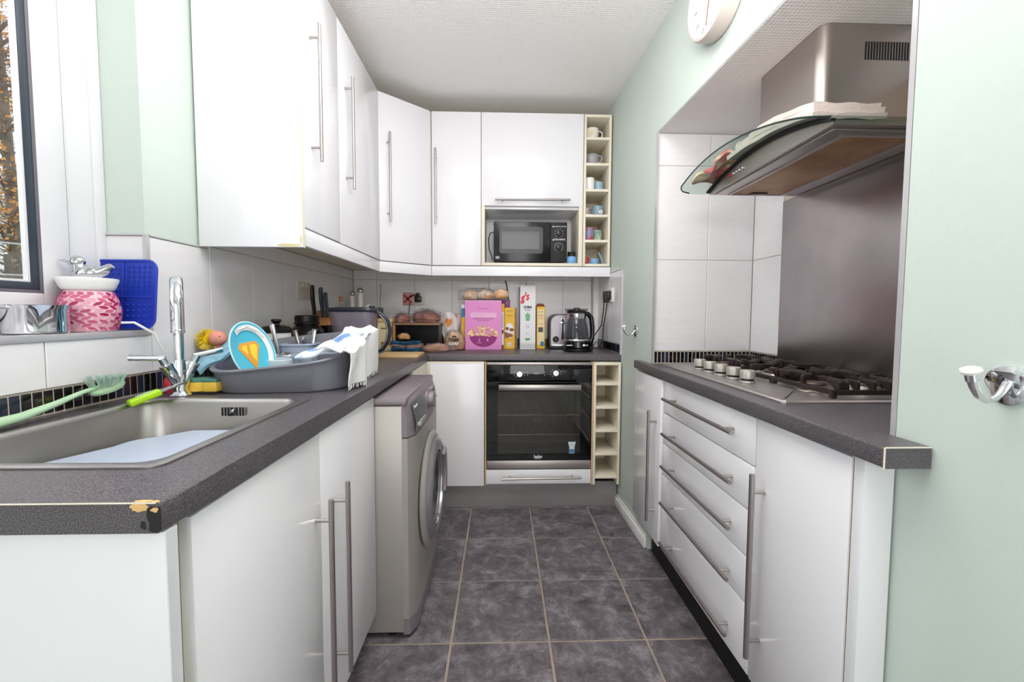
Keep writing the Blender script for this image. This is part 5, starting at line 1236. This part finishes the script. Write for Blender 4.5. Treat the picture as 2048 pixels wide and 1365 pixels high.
# ---- cereal boxes
def carton(name, label, x0, x1, y0, y1, z1, m, side=None, flap=True, top=None):
    t = thing(name, label, 'box', ((x0+x1)/2, (y0+y1)/2, .9), group='cereal boxes')
    MB().box(x0, x1, y0, y1, ZT, z1, .0015, 1).build('carton', m, t)
    if side: MB().box(x1-.0004, x1+.0006, y0+.001, y1-.001, ZT+.001, z1-.001).build('side_panel', side, t, smooth=False)
    if top: MB().box(x0+.001, x1-.001, y0+.001, y1-.001, z1-.0005, z1+.002).build('top_flap', top, t, smooth=False)
    return t
px0, px1, py = -.228, .004, 2.680
t = carton('cereal_box', 'large pink cereal box with a bowl of cereal printed on it', px0, px1, py, 2.735, 1.212, 'pink_box', top='pink_light')
yf = py-.0006
def flat(poly, m, name, t, yy=None, th=.0006): return MB().prism(poly, (yf if yy is None else yy)-th, (yf if yy is None else yy), 'y').build(name, m, t, smooth=False)
bowl = [(-.112+.088*math.cos(a), .990+.072*math.sin(a)) for a in [PI+PI*k/20 for k in range(21)]]
flat(bowl, 'pink_dark', 'bowl_print', t)
random.seed(6); b = MB(); b2 = MB(); b3 = MB()
for k in range(46):
    x = -.112+random.uniform(-.092, .092); zc = .988+random.random()*.058*(1-((x+.112)/.11)**2)+.003; r = random.uniform(.008, .014)
    pl = [(x+r*math.cos(a)*random.uniform(.8, 1.1), zc+r*.75*math.sin(a)) for a in [2*PI*q/9 for q in range(9)]]
    (b if k % 3 else b2).prism(pl, yf-.0014-.00002*k, yf-.0006-.00002*k, 'y')
b.build('cereal_print', 'flake', t, smooth=False)['kind'] = 'stuff'; b2.build('cereal_print', 'yellow_pale', t, smooth=False)['kind'] = 'stuff'
b = MB()
for k in range(3): b.box(-.196, -.028, yf-.0006, yf, 1.128-.0105*k, 1.1345-.0105*k)
b.build('white_stripes', 'pink_light', t, smooth=False)
text('cereal_lettering', 'OAT GRANOLA', .011, face_y(-.112, yf-.0003, 1.162), 'purple_box', t, squeeze=.9); text('cereal_lettering', 'WHOLEGRAIN CLUSTERS & BERRIES', .0085, face_y(-.112, yf-.0003, 1.098), 'pink_dark', t, squeeze=.95); text('cereal_lettering', 'RED FRUIT AND SEEDS', .0085, face_y(-.112, yf-.0003, 1.086), 'pink_dark', t, squeeze=.9)
text('cereal_lettering', '2', .022, face_y(-.138, yf-.0008, .962), 'print_white', t); text('cereal_lettering', '8', .022, face_y(-.085, yf-.0008, .962), 'print_white', t); text('cereal_lettering', 'SUGARS', .007, face_y(-.138, yf-.0008, .944), 'print_white', t)
t = carton('cereal_box', 'narrow blue and orange carton half hidden left of the pink box', -.258, -.218, 2.745, 2.80, 1.190, 'yellow_box')
flat([(-.257, 1.10), (-.2185, 1.12), (-.2185, 1.165), (-.257, 1.165)], 'blue_print', 'blue_band', t, 2.7445); flat([(-.257, 1.165), (-.2185, 1.165), (-.2185, 1.189), (-.257, 1.189)], 'box_white', 'white_band', t, 2.7445); flat([(-.257, .905), (-.2185, .905), (-.2185, .98), (-.257, .96)], 'orange', 'orange_band', t, 2.7445)
t = carton('cereal_box', 'yellow carton with a white side panel, just right of the pink box', -.020, .0225, 2.742, 2.818, 1.196, 'yellow_box')
flat([(-.016, .925), (.0185, .925), (.0185, 1.14), (-.016, 1.14)], 'box_white', 'white_panel', t, 2.7415); flat([(.007, 1.0), (.017, 1.0), (.017, 1.025), (.007, 1.025)], 'print_black', 'picture', t, 2.7408); flat([(.005, .905), (.018, .903), (.018, .925), (.008, .93)], 'gasket', 'picture', t, 2.7408)
b = MB()
for k in range(9): b.box(.004, .0175, 2.7402, 2.7409, 1.040+.010*k, 1.043+.010*k)
b.build('small_print', 'print_grey', t, smooth=False)
t = carton('cereal_box', 'tall plum box at the back, behind the yellow cartons', -.100, .061, 2.822, 2.862, 1.222, 'purple_box')
text('box_lettering', 'I', .03, face_y(.040, 2.8215, 1.202), 'print_white', t)
t = carton('cereal_box', 'yellow carton with a brown chocolate picture, between pink and white boxes', .0245, .0900, 2.742, 2.805, 1.170, 'yellow_box', 'brown_print')
yf = 2.7414
MB().box(.0895, .104, 2.744, 2.80, ZT, 1.168, .001).build('dark_side', 'wood_top', t)
flat([(.026+.058*(.5+.5*math.cos(a)), 1.020+.050*math.sin(a)) for a in [2*PI*k/20 for k in range(20)]], 'box_white', 'milk_splash', t)
random.seed(4); b = MB()
for k in range(9): 
    x = .050+random.uniform(-.020, .026); z = 1.010+random.uniform(-.035, .028); b.prism([(x+.013*math.cos(a), z+.011*math.sin(a)) for a in [2*PI*q/10 for q in range(10)]], yf-.0016-.00003*k, yf-.0008-.00003*k, 'y')
b.build('chocolate_print', 'brown_print', t, smooth=False)
text('box_lettering', 'CHOCO', .012, face_y(.057, yf-.0003, 1.118), 'brown_print', t, squeeze=.9); text('box_lettering', 'Weetabix', .012, face_y(.057, yf-.0003, 1.150) @ Matrix.Rotation(.12, 4, 'Z'), 'blue_print', t, squeeze=.9); text('box_lettering', 'SOURCE OF FIBRE', .0055, face_y(.057, yf-.0003, .962), 'brown_print', t); flat([(.044, .918), (.068, .918), (.068, .942), (.044, .942)], 'box_white', 'badge', t); text('box_lettering', '24', .016, face_y(.056, yf-.0008, .930), 'brown_print', t)
t = carton('cereal_box', 'tall white corn flakes box standing side-on', .124, .2245, 2.722, 2.90, 1.312, 'box_white')
yf = 2.7214
text('brand_lettering', "g's", .066, face_y(.151, yf-.0003, 1.236) @ Matrix.Rotation(.22, 4, 'Z'), 'red_print', t, shear=.4, bold=.0028, squeeze=.8)
text('box_lettering', 'CORN', .0225, face_y(.172, yf-.0003, 1.172), 'print_black', t, squeeze=.8, bold=.0012); text('box_lettering', 'FLAKES', .013, face_y(.172, yf-.0003, 1.154), 'print_grey', t, squeeze=.85, bold=.0004)
for k, (z, w_) in enumerate(((1.132, .006), (1.122, .017), (1.111, .017), (1.100, .015), (1.090, .012))): flat([(.173-w_, z-.004), (.173+w_, z-.004), (.173+w_*.8, z+.004), (.173-w_*.8, z+.004)], 'green_print', 'green_leaf', t)
MB().lathe([(.009, 0), (.009, .0006), (.0065, .0006), (.0065, 0)], (.173, yf, 1.046), '-y', 18, ring=True).build('ring_print', 'print_grey', t, smooth=False)
b = MB()
for dx_, dz_ in ((0, .006), (-.006, -.003), (.006, -.003)): b.lathe([(.003, 0), (.003, .0006), (0, .0006)], (.173+dx_, yf, 1.0+dz_), '-y', 8)
b.build('seed_print', 'print_grey', t, smooth=False)
flat([(.173+.017*math.cos(a), .972+.015*math.sin(a)) for a in [PI+PI*k/12 for k in range(13)]], 'green_print', 'green_bowl', t)
b = MB()
for k in range(3): b.box(.125, .2235, yf-.0006, yf, .912+.010*k, .9145+.010*k)
b.build('grey_lines', 'print_grey', t, smooth=False)
t = carton('cereal_box', 'slim yellow carton with brown folded top, between the white box and toaster', .2345, .2895, 2.762, 2.85, 1.178, 'yellow_box')
yf = 2.7614
b = MB(); b.loft([[(.2345, 2.762, 1.178), (.2895, 2.762, 1.178), (.2895, 2.85, 1.178), (.2345, 2.85, 1.178)], [(.244, 2.795, 1.198), (.281, 2.795, 1.198), (.281, 2.815, 1.198), (.244, 2.815, 1.198)]]); b.build('folded_top', 'brown_print', t, smooth=False)
flat([(.240, .925), (.284, .925), (.284, 1.160), (.240, 1.160)], 'yellow_pale', 'white_panel', t); flat([(.246, 1.010), (.277, 1.010), (.277, 1.042), (.246, 1.042)], 'gasket', 'picture', t, yf-.0007); flat([(.259, .918), (.283, .918), (.283, .948), (.262, .948)], 'blue_print', 'picture', t, yf-.0007)
b = MB()
for z in (1.120, 1.112, 1.098, 1.062): b.box(.245, .279, yf-.0013, yf-.0007, z, z+.004)
b.build('small_print', 'red_pale', t, smooth=False); text('box_lettering', 'Weetabix', .0095, face_y(.262, yf-.001, 1.144) @ Matrix.Rotation(.15, 4, 'Z'), 'print_black', t, squeeze=.9)
# buns
t = thing('bag_of_buns', 'long clear bag of three seeded bread buns on top of the pink box', 'bread', (-.11, 2.72, 1.214))
for k, x in enumerate((-.200, -.100, .000)):
    o = blob(MB(), (x, 2.725, 1.245+.004*k), (.050, .045, .040), 50+k, 24, .05).build('bun', 'bun', t)
    b = MB(); random.seed(k)
    for q in range(26):
        a = random.uniform(0, 2*PI); r = random.uniform(.2, .85); b.lathe([(.0028, 0), (.002, .002), (0, .0026)], (x+.046*r*math.cos(a), 2.725+.040*r*math.sin(a), 1.243+.004*k+.040*math.sqrt(max(0, 1-r*r))), 'z', 5)
    b.build('seeds', 'mug_cream', o, smooth=False)['kind'] = 'stuff'
def bagl(th):
    L = []
    for k in range(25):
        x = -.275+.325*k/24; q = k/24; r = .046*(math.sin(PI*min(1, q*1.15+.06))**.45 if q*1.15+.06 < 1 else .15)+.003+.003*math.sin(k*1.7)
        L.append([(x, 2.725+(r*1.05-th)*math.cos(a), max(1.2155+th*.2, 1.250+(r*.95-th)*math.sin(a)+.002*math.sin(5*a+k))) for a in [2*PI*j/20 for j in range(20)]])
    return L
MB().loft(bagl(0)).build('plastic_bag', 'film', t)
# ---- toaster
t = thing('toaster', 'silver grey toaster with black base, behind the glass kettle', 'toaster', (.46, 2.80, .9))
b = MB(); pr = [(2.715+.0, .925)]
sec = lambda y: [(.330+.0, y)]
def tsec(y, k): 
    c = []; x0_, x1_, z0_, z1_, r = .322+k, .590-k, .925, 1.125-k, .05
    c += [(x0_, z0_), (x1_, z0_)]
    for q in range(7): a = PI/2*q/6; c.append((x1_-r+r*math.cos(a), z1_-r+r*math.sin(a)))
    for q in range(7): a = PI/2+PI/2*q/6; c.append((x0_+r+r*math.cos(a), z1_-r+r*math.sin(a)))
    return [(x, y, z) for x, z in c]
MB().loft([tsec(2.722, .004), tsec(2.728, .0), tsec(2.880, .0), tsec(2.885, .004)]).build('shell', 'toaster', t)
MB().loft([tsec(2.735, -.004), tsec(2.875, -.004)]).build('side_band', 'black_plastic', t)
MB().box(.316, .596, 2.715, 2.890, ZT, .925, .006).build('base', 'black_plastic', t)
MB().box(.330, .582, 2.714, 2.722, .922, .930, .002).build('chrome_strip', 'chrome', t)
MB().lathe([(.021, 0), (.019, .014), (.015, .017), (0, .017)], (.357, 2.722, .965), '-y', 26).build('browning_knob', 'black_plastic', t)
MB().box(.395, .408, 2.7195, 2.7225, .965, 1.100, .001).build('lever_slot', 'black_matte', t)
MB().box(.3925, .396, 2.718, 2.7225, .963, 1.102, .001).box(.4075, .411, 2.718, 2.7225, .963, 1.102, .001).build('slot_trim', 'chrome', t)
MB().box(.380, .424, 2.700, 2.722, 1.068, 1.078, .003).build('lever', 'chrome', t)
# ---- kettle
kx, ky = .468, 2.575
t = thing('kettle', 'glass kettle with black base, black lid and handle', 'kettle', (kx, ky, .9))
MB().lathe([(.084, 0), (.086, .004), (.086, .020), (.078, .024), (0, .024)], (kx+.004, ky, ZT), 'z', 44).build('power_base', 'black_plastic', t)
MB().lathe([(.074, .0245), (.082, .028), (.083, .062), (.079, .068), (0, .068)], (kx+.004, ky, ZT), 'z', 44).build('heater_base', 'black_gloss', t)
MB().lathe([(.080, .066), (.081, .072), (.078, .078)], (kx, ky, ZT), 'z', 44, ring=True).build('chrome_ring', 'chrome', t)
MB().lathe([(.0775, .070), (.078, .080), (.070, .140), (.056, .205), (.054, .208), (.052, .205), (.066, .140), (.074, .080), (.070, .072), (0, .072)], (kx-.004, ky, ZT), 'z', 44).build('glass_body', 'kettle_glass', t)
MB().lathe([(.0565, .200), (.058, .204), (.058, .232), (.055, .234), (.052, .230), (.052, .204)], (kx-.004, ky, ZT), 'z', 40, ring=True).build('neck_band', 'chrome_dull', t)
b = MB().lathe([(.054, .232), (.066, .238), (.072, .258), (.071, .262), (.068, .258), (.058, .242), (0, .242)], (kx-.004, ky, ZT), 'z', 40); b.build('spout_rim', 'kettle_glass', t)
MB().lathe([(.056, .236), (.058, .246), (.050, .254), (.022, .258), (.020, .264), (.014, .268), (0, .268)], (kx-.004, ky, ZT), 'z', 32).build('lid', 'black_plastic', t)
MB().tube([(kx+.040, ky-.012, ZT+.232), (kx+.066, ky-.014, ZT+.230), (kx+.085, ky-.014, ZT+.205), (kx+.092, ky-.014, ZT+.150), (kx+.092, ky-.014, ZT+.09), (kx+.080, ky-.012, ZT+.055)], .0145, 14, flat=1.3).build('handle', 'black_gloss', t)
MB().box(kx-.075, kx-.040, ky-.0785, ky-.072, ZT+.040, ZT+.045).build('water_marks', 'print_white', t, smooth=False)
MB().box(kx+.020, kx+.055, ky-.0805, ky-.073, ZT+.036, ZT+.048, .002).build('switch', 'chrome_dull', t)
# ---- mugs in the open rack
G = 'mugs in the open rack'; zsh = [2.2065, 2.0525, 1.8965, 1.7425, 1.5885, 1.4415]
yy = 2.665
a = mug('mug', 'cream teacup with a yellow flower, in the top cubbyhole', .562, yy, zsh[0], .042, .068, 'mug_cream', G, 0., belly=.002, taper=.8)
b = MB().lathe([(.004, 0), (.004, .001), (0, .001)], (.552, yy-.0445, zsh[0]+.034), '-y', 10)
for k in range(5): q = 2*PI*k/5; b.lathe([(.006, 0), (.006, .001), (0, .001)], (.552+.008*math.cos(q), yy-.0435, zsh[0]+.034+.008*math.sin(q)), '-y', 8)
b.build('flower_print', 'yellow_pale', a, smooth=False)
mug('mug', 'round grey and white mug, in the second cubbyhole down', .564, yy, zsh[1], .040, .066, 'mug_grey', G, -.5, belly=.004, taper=.8)
mug('mug', 'tall white mug in the third cubbyhole', .552, yy, zsh[2], .030, .080, 'ceramic', G, 1.9)
mug('mug', 'plain light blue mug in the third cubbyhole', .612, yy+.02, zsh[2], .028, .062, 'mug_blue', G, 1.2)
mug('mug', 'pinkish mug half hidden in the fourth cubbyhole', .549, yy+.045, zsh[3], .027, .058, 'mug_pink', G, -.3)
a = mug('mug', 'slate blue mug with a white flower, in the fourth cubbyhole', .606, yy, zsh[3], .034, .062, 'mug_slate', G, 3.0)
b = MB()
for k in range(5): q = 2*PI*k/5; b.lathe([(.006, 0), (.006, .001), (0, .001)], (.618+.007*math.cos(q), yy-.0335, zsh[3]+.022+.007*math.sin(q)), '-y', 8)
b.build('flower_print', 'ceramic', a, smooth=False)
mug('mug', 'red patterned mug in the fifth cubbyhole', .552, yy, zsh[4], .030, .082, 'mug_red', G, 1.8)
mug('mug', 'green floral mug in the fifth cubbyhole', .605, yy+.01, zsh[4], .029, .068, 'mug_floral', G, 3.4)
mug('candle_pot', 'small light blue round pot in the bottom cubbyhole', .588, yy, zsh[5], .028, .036, 'blue_pot', None, 0., 'pot', False)
o = MB().box(-.022, .0, -.003, .003, 0, .044, .002).box(-.022, .0, -.003, .003, .0, .008, .002); o.xf(Matrix.Translation((.548, yy, zsh[5]+.001)) @ Matrix.Rotation(.25, 4, 'Y')); o = o.build('letter_ornament', 'red_gloss'); tag(origin_to(o, (.54, yy, zsh[5])), 'small shiny red ornament at the left of the bottom cubbyhole', 'ornament')
o = MB().tube([(.645, yy, zsh[5]+.004), (.636, yy, zsh[5]+.035), (.622, yy, zsh[5]+.066)], .007, 12).tube([(.625, yy, zsh[5]+.060), (.613, yy, zsh[5]+.079)], .006, 8).build('lighter', 'mug_slate'); tag(origin_to(o, (.64, yy, zsh[5])), 'slim blue and black lighter leaning in the bottom cubbyhole', 'lighter')
t = thing('candle_pot', 'light blue round pot with black lid beside the microwave', 'pot', (.440, 2.64, 1.443))
MB().lathe([(.024, 0), (.030, .008), (.032, .024), (.029, .040), (.024, .046), (0, .046)], (.441, 2.65, 1.4435), 'z', 30).build('body', 'blue_pot', t)
MB().lathe([(.024, .046), (.026, .050), (.026, .060), (.0235, .062), (.0255, .066), (.0255, .074), (0, .074)], (.441, 2.65, 1.4435), 'z', 26).build('lid', 'black_plastic', t)

# ================================================================ GARDEN OUTSIDE THE WINDOW
g = struct(MB().box(-22, -1.3, -6, 24, -.75, -.7).build('ground', 'ground', smooth=False))
def tree(name, label, x, y, h, m, seed, nl=2600, spread=1.6, base=.35):
    random.seed(seed); t = thing(name, label, 'tree', (x, y, -.7), group='trees in the garden')
    b = MB(); z0 = -.7
    b.tube([(x, y, z0), (x+.1, y, z0+h*.3), (x-.05, y+.1, z0+h*.65), (x, y, z0+h)], .09, 8, r1=.02)
    tips = []
    for k in range(34):
        f = random.uniform(base, .95); a = random.uniform(0, 2*PI); l = spread*(1.15-f)*random.uniform(.6, 1.2)+.3
        p = Vector((x, y, z0+h*f)); q = p+Vector((math.cos(a)*l*.5, math.sin(a)*l*.5, l*.25)); r = p+Vector((math.cos(a)*l, math.sin(a)*l, l*random.uniform(.1, .7)))
        b.tube([p, q, r], .022, 5, r1=.004)
        for s_ in range(3):
            e = q+Vector((random.uniform(-.5, .5), random.uniform(-.5, .5), random.uniform(-.1, .5)))*l*.6; b.tube([q, e], .008, 4, r1=.002); tips += [q, e]
        tips += [r]
    b.build('trunk', 'bark', t)
    b = MB()
    for k in range(nl):
        c = random.choice(tips)+Vector((random.gauss(0, .16), random.gauss(0, .16), random.gauss(0, .16))); s_ = random.uniform(.014, .03)
        n_ = Vector((random.gauss(0, 1), random.gauss(0, 1), random.gauss(0, 1))).normalized(); u_ = n_.orthogonal().normalized(); v_ = n_.cross(u_)
        vs = [b.bm.verts.new(c+u_*s_*i+v_*s_*.7*j) for i, j in ((-1, 0), (0, -1), (1, 0), (0, 1))]; b.bm.faces.new(vs)
    o = b.build('leaves', m, t, smooth=False, recalc=False); o['kind'] = 'stuff'
tree('tree', 'tree with orange autumn leaves outside the window', -6.15, 5.5, 6.2, 'leaf_orange', 1, 4200, 1.5)
tree('tree', 'second orange tree farther behind the bare bush', -9.2, 8.2, 7.4, 'leaf_orange', 2, 3000, 2.2, .4)
tree('bush', 'sparse olive bush with bare twigs low outside the window', -4.05, 3.6, 2.3, 'leaf_olive', 3, 500, .6, .05)
tree('bush', 'dense olive bush beyond the clothes line', -11.6, 10.4, 4.6, 'leaf_olive', 4, 3000, 1.4, .02)
tree('bush', 'tangled brownish bush farthest along the garden', -15.5, 14.0, 6.0, 'leaf_olive', 6, 3600, 3.0, .02)
tree('tree', 'bare-topped orange tree nearer the house, left of the garden view', -7.5, 2.6, 5.0, 'leaf_orange', 8, 2600, 1.5)
tree('bush', 'broad olive bush at the left of the garden view', -9.5, -.5, 3.2, 'leaf_olive', 9, 2600, 1.6, .02)
for z, lab in ((1.55, 'upper white clothes line outside the window'), (1.34, 'lower white clothes line outside the window')):
    o = MB().tube([(-4.2, -2, z+.1), (-3.4, 2, z), (-3.0, 5, z+.12)], .006, 6).build('clothes_line', 'rope'); tag(origin_to(o, (-3.4, 2, z)), lab, 'clothes line', 'clothes lines')
